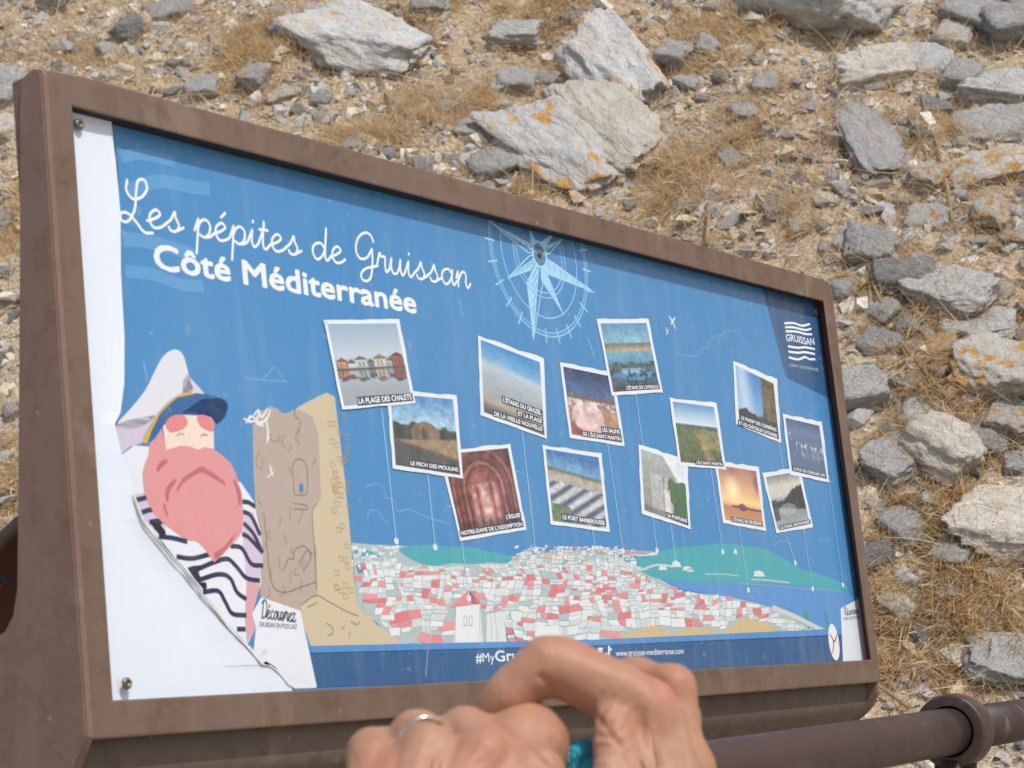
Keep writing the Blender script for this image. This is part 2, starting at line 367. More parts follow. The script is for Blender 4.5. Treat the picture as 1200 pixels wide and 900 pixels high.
# centre x, y, length, width (pixels), turn clockwise, height/width, material, label
BIG = [
 (662,186,212,92,42,.55,'l','long pale grey slab with an orange lichen spot, touching the board frame'),
 (708,158,170,72,50,.60,'p','smooth pale slab lying between the long spotted slab and the lichen boulder'),
 (722,92,176,76,48,.75,'l','tall grey boulder with big orange lichen patches and a dark underside'),
 (424,56,176,78,33,.50,'l','broad grey slab lying above the board, left of the leaning straw stalk'),
 (604,103,52,36,5,.8,'r','small flat topped grey stone resting at the upper end of the long slab'),
 (606,44,64,36,10,.7,'r','grey stone in dry grass above the flat topped stone'),
 (560,160,52,30,10,.7,'r','low grey stone at the left side of the long slab'),
 (578,198,40,46,60,.8,'r','blocky grey stone close above the board frame beside the long slab'),
 (952,14,160,74,22,.9,'r','very large boulder with a dark shaded underside cut by the top edge'),
 (1021,96,98,60,-3,.75,'p','rounded pale beige boulder with a dark underside below the very large boulder'),
 (1020,168,112,50,62,.5,'r','long grey slab below the rounded pale beige boulder'),
 (1082,84,62,58,70,.6,'r','blue grey block right of the rounded pale beige boulder'),
 (1116,49,54,32,15,.8,'p','small tan stone between grey blocks near the top right'),
 (1140,28,66,50,30,.7,'r','smooth blue grey block above the small tan stone'),
 (1192,40,50,76,60,.9,'d','dark shaded block at the top right edge'),
 (1170,112,92,52,15,.6,'r','wide grey ledge near the right edge under the dark block'),
 (1126,96,44,36,20,.8,'r','angular grey stone left of the wide grey ledge'),
 (1165,160,86,52,5,.6,'r','grey ledge stone at the right edge below the wide ledge'),
 (1154,206,96,50,-8,.5,'y','flat grey rock crusted with yellow lichen at the right'),
 (1088,214,46,38,20,.7,'y','small lichen covered rock left of the flat crusted rock'),
 (1086,262,56,40,15,.6,'l','fractured grey rock with lichen under the long bent stalk'),
 (1158,252,44,46,10,.7,'y','white stone speckled with lichen near the right edge'),
 (1020,294,66,40,20,.8,'r','greenish grey block with a dark lower face, right of the board corner'),
 (1053,326,34,54,85,.9,'d','upright dark grey stone beside the greenish block'),
 (1080,311,28,26,0,.8,'p','small pale stone right of the upright dark stone'),
 (1108,345,100,62,20,.4,'r','broad worn rock face right of the upright dark stone'),
 (1150,385,90,50,10,.4,'r','broken grey rock above the ochre stone'),
 (988,342,30,24,20,.7,'r','small blue grey stone just off the top right corner of the board'),
 (1036,368,34,30,30,.7,'r','grey stone in straw between two small stalks'),
 (1062,384,30,24,10,.7,'r','small grey stone left of the ochre stone'),
 (1030,410,48,32,25,.7,'d','brownish grey stone right of the board frame'),
 (1102,412,44,32,5,.7,'o','bright ochre orange stone in dry straw'),
 (1004,462,52,60,70,.8,'r','layered grey rock standing right next to the board frame'),
 (1165,440,110,80,10,.5,'y','large rock with a wide patch of yellow lichen at the right edge'),
 (1186,500,70,46,20,.6,'y','rock with a lichen edge below the large lichen rock'),
 (1150,512,70,44,10,.4,'r','flat worn rock above the cream boulder'),
 (1104,530,80,52,35,.75,'p','cream boulder with a dark hollow under it, right of the board'),
 (1046,545,70,54,30,.5,'r','smooth grey block beside the cream boulder'),
 (1078,492,56,42,40,.5,'r','grey stone above the smooth grey block'),
 (1188,620,70,112,80,.6,'p','big pale rock at the right edge at mid height'),
 (1196,776,60,90,85,.5,'r','bluish grey slab at the lower right edge above the rail'),
 (1062,622,50,36,35,.6,'r','grey stone with straw round it, low right of the board'),
 (1024,652,28,40,60,.9,'d','dark angular stone touching the right side of the board frame'),
 (1118,650,44,36,20,.6,'r','flattish grey stone in straw left of the big pale rock'),
 (1112,696,36,30,10,.6,'r','small rounded grey stone in yellow straw, low right'),
 (300,96,42,32,15,.8,'l','grey stone with an orange blotch above the left part of the board'),
 (238,108,28,34,70,.8,'r','blue grey stone just above the board frame on the left'),
 (332,114,26,32,60,.8,'p','small pale stone right of the orange blotched stone'),
 (10,112,62,44,10,.7,'r','grey stone at the left edge beside the top of the board'),
 (6,156,46,38,10,.7,'p','pale stone at the left edge below the grey one'),
 (200,18,50,30,-10,.7,'r','grey block in the gravel at the top left'),
 (152,40,34,30,20,.9,'d','grey stone with a dark side above the left corner of the board'),
 (372,22,50,30,20,.6,'r','stone at the upper end of the broad grey slab'),
 (900,104,32,24,10,.7,'r','small grey stone in straw left of the rounded beige boulder'),
 (872,134,34,24,50,.6,'r','tilted grey stone above a straw patch in the upper right middle'),
 (856,188,50,18,45,.6,'r','narrow grey splinter stone lying in fine gravel'),
 (980,166,28,20,0,.8,'p','small white stone beside a short stalk'),
 (937,270,26,22,0,.8,'p','small rounded beige stone above the right end of the board'),
 (1022,218,26,36,70,.7,'r','small upright grey stone below the long grey slab'),
 (908,248,44,24,50,.6,'d','dark blue grey splinter above the right end of the board'),
 (1012,286,60,34,20,.4,'r','flat stone just above the greenish block'),
 (792,70,40,34,20,.8,'r','grey stone right of the lichen boulder'),
 (505,6,50,24,0,.6,'l','rock at the top edge with yellow lichen'),
 (835,238,30,18,40,.6,'d','small dark stone by the short thick stalk'),
]
MM = dict(l=M_rock_l, p=M_rock_p, r=M_rock, y=M_rock_y, d=M_rock_d, o=M_rock_o)
for i, (x, y, L, W_, a, hr, mk, lab) in enumerate(BIG):
    p, z = hit(x, y); k = z / F / 2
    sub = 5 if L > 60 else 4
    v, f = rock_shape(100 + i, sub, 9, 0.065, 38, .78, 1.12)
    L *= 1.06; W_ *= 1.32
    me = fast_mesh('rock', v, f); me.materials.append(MM[mk])
    hh = hr * .85 * min(L, W_) * k
    o = place_rock('boulder' if L > 100 else 'rock', me, p, math.radians(a), (L * k, W_ * k * 1.05, hh * 1.1), 0.24, random.uniform(-.12, .12), fore=True)
    tag(o, lab, 'rock', 'rocks on the slope')
PROTO = {}
for mk in 'rrpd':
    for j in range(4):
        v, f = rock_shape(500 + len(PROTO), 4, 7, 0.07, 60); me = fast_mesh('stone', v, f); me.materials.append(MM[mk]); PROTO[(mk, j, len(PROTO))] = me
PR = list(PROTO.values()); PR_L = fast_mesh('stone', *rock_shape(777, 4, 7, 0.07, 60)); PR_L.materials.append(M_rock_y)
def on_board(x, y):
    if x < 20 or x > 1035: return False
    return (84 + 0.274 * (x - 80) + 4) < y < 905
ANCH = [(662,186,'long spotted slab'),(708,158,'smooth pale slab'),(722,92,'lichen boulder'),(424,56,'broad grey slab'),(604,103,'flat topped stone'),(952,14,'very large boulder'),(1021,96,'beige boulder'),(1020,168,'long grey slab'),(1082,84,'blue grey block'),(1192,40,'dark shaded block'),(1154,206,'lichen crusted flat rock'),(1020,294,'greenish block'),(1053,326,'upright dark stone'),(1102,412,'ochre stone'),(1004,462,'layered rock'),(1165,440,'large lichen rock'),(1104,530,'cream boulder'),(1046,545,'smooth grey block'),(1188,620,'big pale rock'),(1196,776,'bluish slab'),(1024,652,'dark frame stone'),(300,96,'orange blotched stone'),(20,90,'top left board corner'),(312,40,'rusty dried bush'),(455,130,'leaning straw stalk'),(1130,660,'golden grass'),(8,560,'lower left frame edge'),(200,18,'top left grey block'),(850,40,'fine grass mat'),(60,10,'top left picture corner'),(865,230,'board top edge'),(1060,745,'pale grass mat'),(8,320,'rusty grass at left'),(120,60,'low brown grass')]
used = [(b[0], b[1], max(b[2], b[3]) / 2) for b in BIG]
cnt = 0; tries = 0
while cnt < 235 and tries < 6000:
    tries += 1
    x = rng.uniform(-30, 1230); y = rng.uniform(-20, 900)
    if on_board(x, y) or (y > 800 and 1000 < x < 1200 and y > 815): continue
    r = rng.choice([5, 6, 7, 8, 9, 11, 13, 16, 19], p=[.1, .16, .18, .16, .14, .1, .08, .05, .03]) * (1.45 if x > 960 else 1.0)
    if any((x - a) ** 2 + (y - b) ** 2 < (c * 0.72 + r) ** 2 for a, b, c in used): continue
    used.append((x, y, r)); p, z = hit(x, y); k = z / F * r
    lich = x > 1050 and y < 520 and rng.random() < 0.4
    me = PR_L if lich else PR[rng.integers(len(PR))]
    dm = (rng.uniform(1, 1.6), rng.uniform(.7, 1.05), rng.uniform(.4, .95)); o = place_rock('stone', me, p, math.radians(42) + rng.normal() * .55, (k * dm[0], k * dm[1], k * dm[2]), 0.26, rng.uniform(-.5, .5)); shp = 'elongated' if dm[0] / dm[1] > 1.65 else 'flat' if dm[2] / dm[1] < .62 else 'blocky' if dm[2] / dm[1] > .95 else 'angular'
    mn = me.materials[0].name; cw = 'lichen spotted' if lich else 'pale beige' if 'beige' in mn else 'dark grey' if 'dark' in mn else 'grey'
    an = min(ANCH, key=lambda q: (q[0] - x) ** 2 + (q[1] - y) ** 2); dx, dy = x - an[0], y - an[1]; dd = math.hypot(dx, dy)
    dw = ('above' if dy < -abs(dx) * .5 else 'below' if dy > abs(dx) * .5 else '') ; lr = ('to the left of' if dx < 0 else 'to the right of'); side = (dw + (' and ' + lr if abs(dx) > abs(dy) * .5 else '')) if dw else lr
    szw = 'tiny' if r < 6.5 else 'small' if r < 9.5 else 'fist sized' if r < 14 else 'larger'; far = 'just' if dd < 35 else 'far' if dd > 70 else 'slightly'; side = side.replace('to the left of', 'left of').replace('to the right of', 'right of')
    tag(o, f'{szw} {shp} {cw} stone {far} {side} the {an[2]}', 'stone', 'small stones scattered on the slope')
    cnt += 1

def hull(seed, n):
    r = np.random.default_rng(seed); bm = bmesh.new()
    for p in r.uniform(-1, 1, (n, 3)):
        p = p / np.linalg.norm(p) * r.uniform(.75, 1.15) * (1 + .25 * np.abs(p).max()); bm.verts.new(p)
    g = bmesh.ops.convex_hull(bm, input=bm.verts); bmesh.ops.delete(bm, geom=[e for e in g['geom_interior'] if isinstance(e, bmesh.types.BMVert)], context='VERTS')
    bmesh.ops.triangulate(bm, faces=bm.faces); bm.verts.index_update(); bmesh.ops.recalc_face_normals(bm, faces=bm.faces)
    v = np.array([q.co[:] for q in bm.verts]); f = np.array([[q.index for q in h.verts] for h in bm.faces]); bm.free(); return v, f
HULLS = [hull(60 + j, 9 + j % 4) for j in range(22)]
# loose chips: nobody could count them
def region(n, wide=False):
    if wide:
        x = rng.uniform(-4.2, 4.4, int(n * 1.4)); y = rng.uniform(2.3, 9.0, int(n * 1.4)); o_ = (x < -2.0) | (x > 2.3) | (y < 2.75) | (y > 6.4); return x[o_][:n], y[o_][:n]
    x = rng.uniform(-2.0, 2.3, n); y = rng.uniform(2.75, 6.4, n); return x, y
def chips(name, n, lo, hi, sub, seed, label, wide=False):
    x, y = region(n, wide); n = len(x); keep = vnoise(np.stack([x * 2.2, y * 2.2, x * 0 + seed], 1)) > rng.uniform(-.75, .55, n)
    x, y = x[keep], y[keep]; n = len(x); z = height(x, y)
    which = rng.integers(0, len(HULLS), n); sz = lo * (hi / lo) ** (rng.random(n) ** 2.0)
    dim = sz[:, None] * np.stack([rng.uniform(.9, 1.6, n), rng.uniform(.6, 1.05, n), rng.uniform(.35, .85, n)], 1)
    nn = np.array([-.12, -.69, .72]) + rng.normal(size=(n, 3)) * .28; nn /= np.linalg.norm(nn, axis=1)[:, None]; ta = rng.normal(size=(n, 3)); ta -= nn * (ta * nn).sum(1)[:, None]; ta /= np.linalg.norm(ta, axis=1)[:, None]; Q = np.stack([ta, np.cross(nn, ta), nn], 2); O = np.stack([x, y, z + sz * 0.12], 1)
    base = np.array([lin(180, 179, 176), lin(206, 198, 182), lin(160, 160, 160), lin(210, 196, 168), lin(222, 217, 206), lin(196, 176, 146)])
    cl_ = base[rng.choice(6, n, p=[.3, .2, .14, .16, .1, .1])] * rng.uniform(.75, 1.1, (n, 1))
    VV, FF, CC, k0 = [], [], [], 0
    for j, (hv, hf) in enumerate(HULLS):
        m_ = which == j; c_ = m_.sum()
        P0 = np.einsum('nij,nkj->nki', Q[m_], hv[None] * dim[m_][:, None, :]) + O[m_][:, None, :]
        VV.append(P0.reshape(-1, 3)); FF.append((hf[None] + (np.arange(c_) * len(hv))[:, None, None] + k0).reshape(-1, 3)); CC.append(np.repeat(cl_[m_], len(hv), 0)); k0 += c_ * len(hv)
    me = fast_mesh(name, np.concatenate(VV), np.concatenate(FF), smooth=False); c = np.concatenate(CC); nv = 1
    put_col(me, np.repeat(c, nv, 0)); o = link(name, me, M_pebble)
    tag(o, label, kind='stuff')
def put_col(me, c, dom='POINT'):
    at = me.color_attributes.new('Col', 'FLOAT_COLOR', dom)
    at.data.foreach_set('color', np.concatenate([c, np.ones((len(c), 1))], 1).astype(np.float32).ravel())
chips('gravel', 50000, 0.005, 0.015, 1, 1, 'loose limestone gravel covering the slope')
chips('rubble', 24000, 0.008, 0.028, 2, 2, 'angular limestone rubble between the larger rocks')
chips('outer_rubble', 14000, 0.012, 0.045, 2, 4, 'limestone rubble on the outer parts of the slope', True)
chips('pale_grit', 9000, 0.004, 0.009, 1, 3, 'fine pale grit over the slope')

# dry grass
def straw_mesh(name, P, D, Ln, Wd, col, seg=3, droop=0.5, curl=0.5):
    n = len(P); D = D / np.linalg.norm(D, axis=1)[:, None]
    side = np.cross(D, rng.normal(size=(n, 3))); side /= np.linalg.norm(side, axis=1)[:, None]
    bend = rng.normal(size=(n, 3)) * curl + np.array([0, -0.35, -1.0]) * droop
    t = np.linspace(0, 1, seg + 1); v = np.zeros((n, (seg + 1) * 2, 3))
    for k, tt in enumerate(t):
        c = P + D * (Ln * tt)[:, None] + bend * (Ln * 0.5 * tt * tt)[:, None]
        wd = Wd * (1 - 0.75 * tt)
        v[:, 2 * k] = c - side * wd[:, None]; v[:, 2 * k + 1] = c + side * wd[:, None]
    fb = np.array([[2 * k, 2 * k + 1, 2 * k + 3, 2 * k + 2] for k in range(seg)])
    f = (fb[None] + (np.arange(n) * (seg + 1) * 2)[:, None, None]).reshape(-1, 4)
    me = fast_mesh(name, v.reshape(-1, 3), f, smooth=False); put_col(me, np.repeat(col, (seg + 1) * 2, 0)); return me
def straw_cols(n, warm=0.0):
    base = np.array([lin(222, 200, 160), lin(208, 180, 136), lin(232, 216, 184), lin(192, 160, 116), lin(172, 138, 102), lin(212, 196, 168)])
    pr = np.array([.25, .25, .16, .14, .08, .12])
    c = base[rng.choice(6, n, p=pr)] * rng.uniform(.95, 1.4, (n, 1))
    return np.minimum(c * np.array([1.02, 1.01 - 0.09 * warm, 1.05 - 0.34 * warm]), .95)
UPS = np.array([0, -0.5, 0.86])
n = 330000; x, y = region(n)
mask = fbm(np.stack([x * 1.9, y * 1.9, x * 0 + 4], 1), 3); keep = mask > rng.uniform(-1.1, .7, n); x, y = x[keep], y[keep]; n = len(x)
P = np.stack([x, y, height(x, y) + 0.003], 1)
D = rng.normal(size=(n, 3)) * np.array([1, .8, .8]) + UPS * rng.uniform(0.0, .7, (n, 1))
o = link('straw_litter', straw_mesh('straw_litter', P, D, rng.uniform(.012, .065, n), rng.uniform(.0005, .0013, n), straw_cols(n), 2, .35), M_straw)
tag(o, 'matted dry grass and straw lying between the stones', kind='stuff')
n = 11000; x, y = region(n); P = np.stack([x, y, height(x, y) + 0.008], 1)
D = rng.normal(size=(n, 3)) * np.array([1, .7, .7]) + UPS * .25
o = link('loose_straw', straw_mesh('loose_straw', P, D, rng.uniform(.05, .15, n), rng.uniform(.0009, .0019, n), straw_cols(n), 4, .25, .3), M_straw)
tag(o, 'long loose straws scattered over the slope', kind='stuff')

n = 0
Ps, Ds = [], []
for (x_, y_, L_, W_, a_, *_r) in BIG:
    p0, z0 = hit(x_, y_); k_ = z0 / F; nb = int(220 + L_ * 7); q = rng.uniform(0, 6.283, nb); fx, R_ = 0, slope_frame(p0, math.radians(a_))
    rr_ = rng.uniform(.95, 1.25, nb); P_ = p0 + np.outer(np.cos(q) * L_ * .55 * k_ * rr_, R_[:, 0]) + np.outer(np.sin(q) * W_ * .68 * k_ * rr_, R_[:, 1])
    cl = vnoise(np.stack([np.cos(q) * 2 + x_, np.sin(q) * 2 + y_, q * 0], 1)) > -.15; P_ = P_[cl]
    Ps.append(np.stack([P_[:, 0], P_[:, 1], height(P_[:, 0], P_[:, 1]) + .002], 1))
P = np.concatenate(Ps); n = len(P); D = rng.normal(size=(n, 3)) * np.array([.8, .5, .5]) + UPS * rng.uniform(.3, 1.0, (n, 1))
o = link('rock_edge_grass', straw_mesh('rock_edge_grass', P, D, rng.uniform(.015, .055, n), rng.uniform(.0005, .0013, n), straw_cols(n), 3, .6, .4), M_straw)
tag(o, 'dry grass growing round the feet of the rocks', kind='stuff')
CL = [ # centre, spread x, y px, blades, blade length m, warm, label
 (312,46,44,46,3600,.060,.9,'rust orange dried bush above the left part of the board'),
 (850,40,62,44,3600,.050,.25,'mat of fine dry grass left of the very large boulder'),
 (520,120,52,58,3200,.060,.2,'thick dry grass between the broad slab and the long slab'),
 (640,20,60,30,2200,.050,.35,'dry brown grass above the flat topped stone'),
 (800,200,34,60,2400,.060,.15,'dry grass below the lichen boulder near the board'),
 (430,160,60,34,2200,.055,.15,'dry grass tuft at the foot of the leaning straw stalk'),
 (1130,660,30,60,2400,.050,.5,'golden dry grass below the cream boulder'),
 (1060,745,52,48,3400,.045,.2,'soft pale grass mat at the lower right of the board'),
 (1150,735,40,50,2400,.045,.45,'golden grass beside the bluish slab'),
 (1100,360,44,26,1400,.050,.45,'brown dry grass above the ochre stone'),
 (1090,470,40,46,1500,.055,.3,'tangle of dry stems below the ochre stone'),
 (1110,150,44,26,1200,.045,.5,'brown grass under the blue grey block'),
 (100,70,60,30,1600,.040,.4,'low brown grass over the left corner of the board'),
 (8,300,20,90,1600,.045,.5,'rusty dry grass at the left edge beside the board'),
 (8,560,20,60,900,.050,.1,'pale straw at the left edge low beside the board'),
 (860,165,50,26,1100,.040,.3,'sparse grass among fine gravel right of the slabs'),
 (560,245,70,16,1400,.050,.1,'dry grass along the top of the board frame'),
]
for (cx_, cy_, sx, sy, n, ln, warm, lab) in CL:
    n = int(n * 1.5); warm *= .62
    p0, z0 = hit(cx_, cy_); k = z0 / F
    R3 = slope_frame(p0, 0.0); a = np.clip(rng.normal(size=n) * .55, -1.3, 1.3); b = np.clip(rng.normal(size=n) * .55, -1.3, 1.3)
    nk = 9 + n // 300; kx = rng.uniform(-1, 1, nk); ky = rng.uniform(-1, 1, nk); wh = rng.integers(0, nk, n)
    a = np.where(rng.random(n) < .75, kx[wh] + a * .28, a); b = np.where(rng.random(n) < .75, ky[wh] + b * .28, b)
    Q = p0 + np.outer(a * sx * k, R3[:, 0]) + np.outer(b * sy * k * 1.35, R3[:, 1])
    P = np.stack([Q[:, 0], Q[:, 1], height(Q[:, 0], Q[:, 1]) + .002], 1)
    dirs = rng.normal(size=(nk, 3)) * .9; D = dirs[wh] * np.array([1, .7, .6]) + rng.normal(size=(n, 3)) * .45 + UPS * rng.uniform(.25, .9, (n, 1))
    big_ = rng.random(n) < .07; wd_ = rng.uniform(.0005, .0013, n) * np.where(big_, 2.0, 1); cc_ = straw_cols(n, warm); cc_[big_] = np.array(lin(236, 220, 186))
    me = straw_mesh('dry_grass', P - p0, D, ln * rng.uniform(.4, 1.1, n) * np.where(big_, 1.35, 1), wd_, cc_, 3, .6, .35)
    o = link('dry_bush' if warm > .8 else 'dry_grass_clump', me, M_straw, loc=p0); tag(o, lab, 'dry grass', None if warm > .8 else 'dry grass clumps on the slope')

ST = [ # polyline px, radius px, label
 ([(427,52),(445,95),(464,145),(480,198)],2.4,'thick leaning straw stalk standing over the board frame'),
 ([(466,8),(485,30),(515,62)],1.9,'straw stalk above the leaning stalk near the top edge'),
 ([(478,0),(484,20),(490,40)],1.2,'thin stem crossing the stalk near the top edge'),
 ([(1078,118),(1098,180),(1108,222),(1115,268)],2.0,'long bent straw stalk right of the beige boulder'),
 ([(1112,200),(1109,225),(1115,262)],1.4,'short stalk joined to the foot of the long bent stalk'),
 ([(1062,132),(1070,150),(1092,208)],1.0,'thin straw left of the long bent stalk'),
 ([(828,246),(830,265),(827,294)],2.8,'short thick pale stalk just above the board frame'),
 ([(1000,290),(1016,318),(1022,340),(1034,368)],1.8,'straw stem right of the corner of the board'),
 ([(1017,318),(1018,345),(1024,380)],1.3,'thin stem hanging beside the corner stem'),
 ([(1080,350),(1070,380),(1060,408)],1.6,'curved stem rising left of the ochre stone'),
 ([(1052,405),(1080,440),(1112,478)],2.0,'uppermost straw of the bundle below the ochre stone'),
 ([(1054,412),(1076,455),(1098,492)],1.8,'straw in the bundle with a pale tip below the ochre stone'),
 ([(1050,447),(1072,464),(1094,488)],1.4,'lower straw of the bundle beside the layered rock'),
 ([(1152,560),(1134,605),(1132,640),(1126,668)],1.8,'arched stem above the golden grass'),
 ([(1048,602),(1038,612),(1028,622)],2.2,'short broken straw right of the board frame'),
 ([(1085,757),(1098,782),(1104,800)],1.4,'bent stem above the rail flange'),
 ([(1008,800),(1040,820),(1064,838)],2.2,'straw lying behind the rail near the board corner'),
 ([(1000,160),(1003,180),(1006,198)],1.5,'short stalk beside the small white stone'),
 ([(888,56),(880,70),(872,78)],1.6,'short straw in the grass mat'),
 ([(835,75),(848,86),(853,92)],1.4,'short straw at the edge of the grass mat'),
 ([(64,72),(63,85),(62,104)],1.2,'thin dead twig above the left corner of the board'),
]
for pts, r, lab in ST:
    q = []
    for (a, b) in pts: h_, z_ = hit(a, b); q.append(h_ + np.array([0, -.010, .012]))
    o0 = q[-1]; v, f = tube(catmull(q, 5) - o0, r * 4.0 / F * np.linspace(.75, 1.1, (len(q) - 1) * 5 + 1), 7)
    me = mesh_of('straw', v, f, True); cc = np.tile(np.array(lin(216, 190, 148)), (len(v), 1)) * (0.85 + .2 * vnoise(np.array(v) * 60 + 3)[:, None]); put_col(me, cc)
    tag(link('straw_stalk', me, M_straw, loc=o0), lab, 'straw stalk', 'straw stalks on the slope')

# ------------------------------------------------------------------ information board
T0W = CAM + M @ T0; UW, VW, NW = M @ U, M @ V, M @ N            # world
ORG = T0W + UW * 0.05; ORG[2] = 0.0
RZB = math.atan2(UW[1], UW[0])
BX = np.array([math.cos(RZB), math.sin(RZB), 0]); BY = np.array([-BX[1], BX[0], 0]); BZ = np.array([0, 0, 1.0])
TOL = np.stack([BX, BY, BZ])
def toL(p): return TOL @ (np.asarray(p) - ORG)
def ab(x, y, d=0.0):                                            # pixel -> board coordinates on the sheet at depth d
    q = np.array([(x - 600) / F, (y - 450) / F, 1.0]); s = ((T0 + N * d) @ N) / (q @ N); p = q * s - T0
    return np.array([p @ U, p @ V])
def Q(a, b, d): return toL(T0W + UW * a + VW * b + NW * d)      # board coordinates -> local point
def PX(x, y, d=0.0): return Q(*ab(x, y, d), d)
board = empty('information_board', ORG, RZB)
tag(board, 'weathered blue tourist panel in a brown steel frame, its film torn at the left', 'information board')

OPEN = [(85,124),(965,353),(1021,773),(133,820.5)]
OUT = catmull([(46,83),(52,82.3)],1).tolist()
outer = [(47.5,84),(50,81.5),(60,82.5),(100,90),(250,131),(400,172),(550,213),(700,254),(830,290),(950,323),(966,328),(972,331.5),(975,338),(976.5,350),(992,477),(1008,600),(1021,700),(1033,799),(812,816.5),(590,832),(400,846),(250,856.5),(101,867)]
def ring_mesh(outer, inner, d0, d1, inner_back=None):
    O = [ab(*p) for p in outer]; I = [ab(*p) for p in inner]
    flat = [Vector((*p, 0)) for p in O + I]
    tris = tessellate_polygon([[Vector((*p, 0)) for p in O], [Vector((*p, 0)) for p in I]])
    nO, nI = len(O), len(I); v = [Q(p[0], p[1], d0) for p in O + I]
    IB = [ab(*p, d1) for p in inner_back] if inner_back else I
    v += [Q(p[0], p[1], d1 + .016) for p in O] + [Q(p[0], p[1], d1) for p in IB]
    f = [tuple(t) for t in tris]; n = nO + nI
    f += [(i, (i + 1) % nO, n + (i + 1) % nO, n + i) for i in range(nO)]
    f += [(nO + (i + 1) % nI, nO + i, n + nO + i, n + nO + (i + 1) % nI) for i in range(nI)]
    me = mesh_of('frame', v, f); me.materials.append(M_frame); me.materials.append(M_gap_shade); me.materials.append(M_rust)
    for q in range(nI): me.polygons[len(f) - nI + q].material_index = 1 if q == 0 else 2 if q == 1 else 0  # top return coloured near-black: painted shade under the lip; right return is rust
    bm = bmesh.new(); bm.from_mesh(me); bmesh.ops.recalc_face_normals(bm, faces=bm.faces)
    edges = [e for e in bm.edges if len(e.link_faces) == 2 and e.calc_face_angle(0) > 0.9]
    bmesh.ops.bevel(bm, geom=edges, offset=0.0016, segments=2, affect='EDGES', profile=0.6)
    bm.to_mesh(me); bm.free(); return me
DP = 0.0140                                                     # depth of the printed film behind the frame's face
back = [(85,124),(965,353),(1012,773),(133,820.5)]
# inner return of the frame: narrower on the right, as seen
ib = [None]*4
for k, (x, y) in enumerate(OPEN):
    a_, b_ = ab(x, y); p = T0 + U * a_ + V * b_ + N * DP; ib[k] = (p[0] / p[2] * F + 600, p[1] / p[2] * F + 450)
ib[1] = (ib[1][0] + 5, ib[1][1] - 1); ib[2] = (ib[2][0] + 9, ib[2][1])
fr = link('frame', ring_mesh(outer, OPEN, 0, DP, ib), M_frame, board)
# backing plate closing the case
def slab(name, poly, d0, d1, mat, parent):
    A = poly; n = len(A); v = [Q(a, b, d0) for a, b in A] + [Q(a, b, d1) for a, b in A]
    tr = tessellate_polygon([[Vector((a, b, 0)) for a, b in A]])
    f = [tuple(t) for t in tr] + [tuple(n + i for i in t[::-1]) for t in tr] + [(i, (i + 1) % n, n + (i + 1) % n, n + i) for i in range(n)]
    return link(name, mesh_of(name, v, f), mat, parent)
Wb = ab(990, 560)[0]
INS = [ab(60,95), ab(962,337), ab(1022,790), ab(112,856)]
slab('back_plate', INS, DP + .0035, DP + .0065, M_gap_shade, board)

# side plates
def plate(name, pts, a0, th, mat, rad=True):
    """pts: (y, z) profile in the board's local frame, a0: local x of the outer face, th: thickness"""
    n = len(pts); v = [(a0, p[0], p[1]) for p in pts] + [(a0 + th, p[0], p[1]) for p in pts]
    tr = tessellate_polygon([[Vector((p[0], p[1], 0)) for p in pts]])
    f = [tuple(t) for t in tr] + [tuple(n + i for i in t[::-1]) for t in tr] + [(i, (i + 1) % n, n + (i + 1) % n, n + i) for i in range(n)]
    me = mesh_of(name, v, f); bm = bmesh.new(); bm.from_mesh(me); bmesh.ops.recalc_face_normals(bm, faces=bm.faces)
    edges = [e for e in bm.edges if len(e.link_faces) == 2 and e.calc_face_angle(0) > 0.9]
    bmesh.ops.bevel(bm, geom=edges, offset=0.0012, segments=2, affect='EDGES'); bm.to_mesh(me); bm.free()
    return link(name, me, mat, board)
XL = PX(60, 300)[0]
OL = TOL @ (CAM - ORG)
def on_x(x, y, X0):                                             # pixel -> (y, z) on the local plane x = X0
    d = TOL @ ray(x, y); t = (X0 - OL[0]) / d[0]; p = OL + d * t; return (p[1], p[2])
x_top, x_bot = PX(49, 90)[0], PX(99, 850)[0]
XS = (x_top + x_bot) / 2 - 0.003
fz = lambda y: on_x(48 + (y - 82) * .0683, y, XS)
prof = [fz(86), fz(300), fz(600), fz(864), on_x(96, 880, XS), on_x(88, 900, XS)]
bot = prof[-1]
rear = [on_x(a, b, XS) for a, b in ((46,81),(36,81.5),(28,88),(23,100),(22,140),(22,300),(21,450),(20,600),(19,690),(14,722),(4,741),(-10,748))]
prof = prof + [(bot[0] + .006, bot[1] - .03), (bot[0] + .02, bot[1] - .10), (bot[0] + .045, bot[1] - .30), (bot[0] + .045, 0.0),
               (bot[0] + .16, 0.0), (bot[0] + .16, bot[1] - .25), (bot[0] + .25, bot[1] - .10)] + [(rear[-1][0] + .10, rear[-1][1] - .01), (rear[-1][0] + .10, rear[-1][1] + .003)] + rear[::-1]
plate('side_plate', prof, XS, .007, M_plate)
XR = PX(1033, 799)[0]
f0 = PX(1033, 799); ft = PX(976, 345)
outl = [on_x(a, b, XR) for a, b in ((1032,812),(1027,825),(1018,836),(1006,846))]
zb = outl[-1][1]
pr = [(ft[1] + .026, ft[2] - .004), (f0[1] + .024, f0[2] + .014), (f0[1] + .002, f0[2] - .001)] + outl + [(outl[-1][0] + .03, zb - .012), (outl[-1][0] + .06, zb - .30), (outl[-1][0] + .06, 0.05), (outl[-1][0] + .16, 0.05), (outl[-1][0] + .16, zb + .02), (ft[1] + .045, ft[2] - .01)]
plate('side_plate', pr, XR - .010, .008, M_plate)

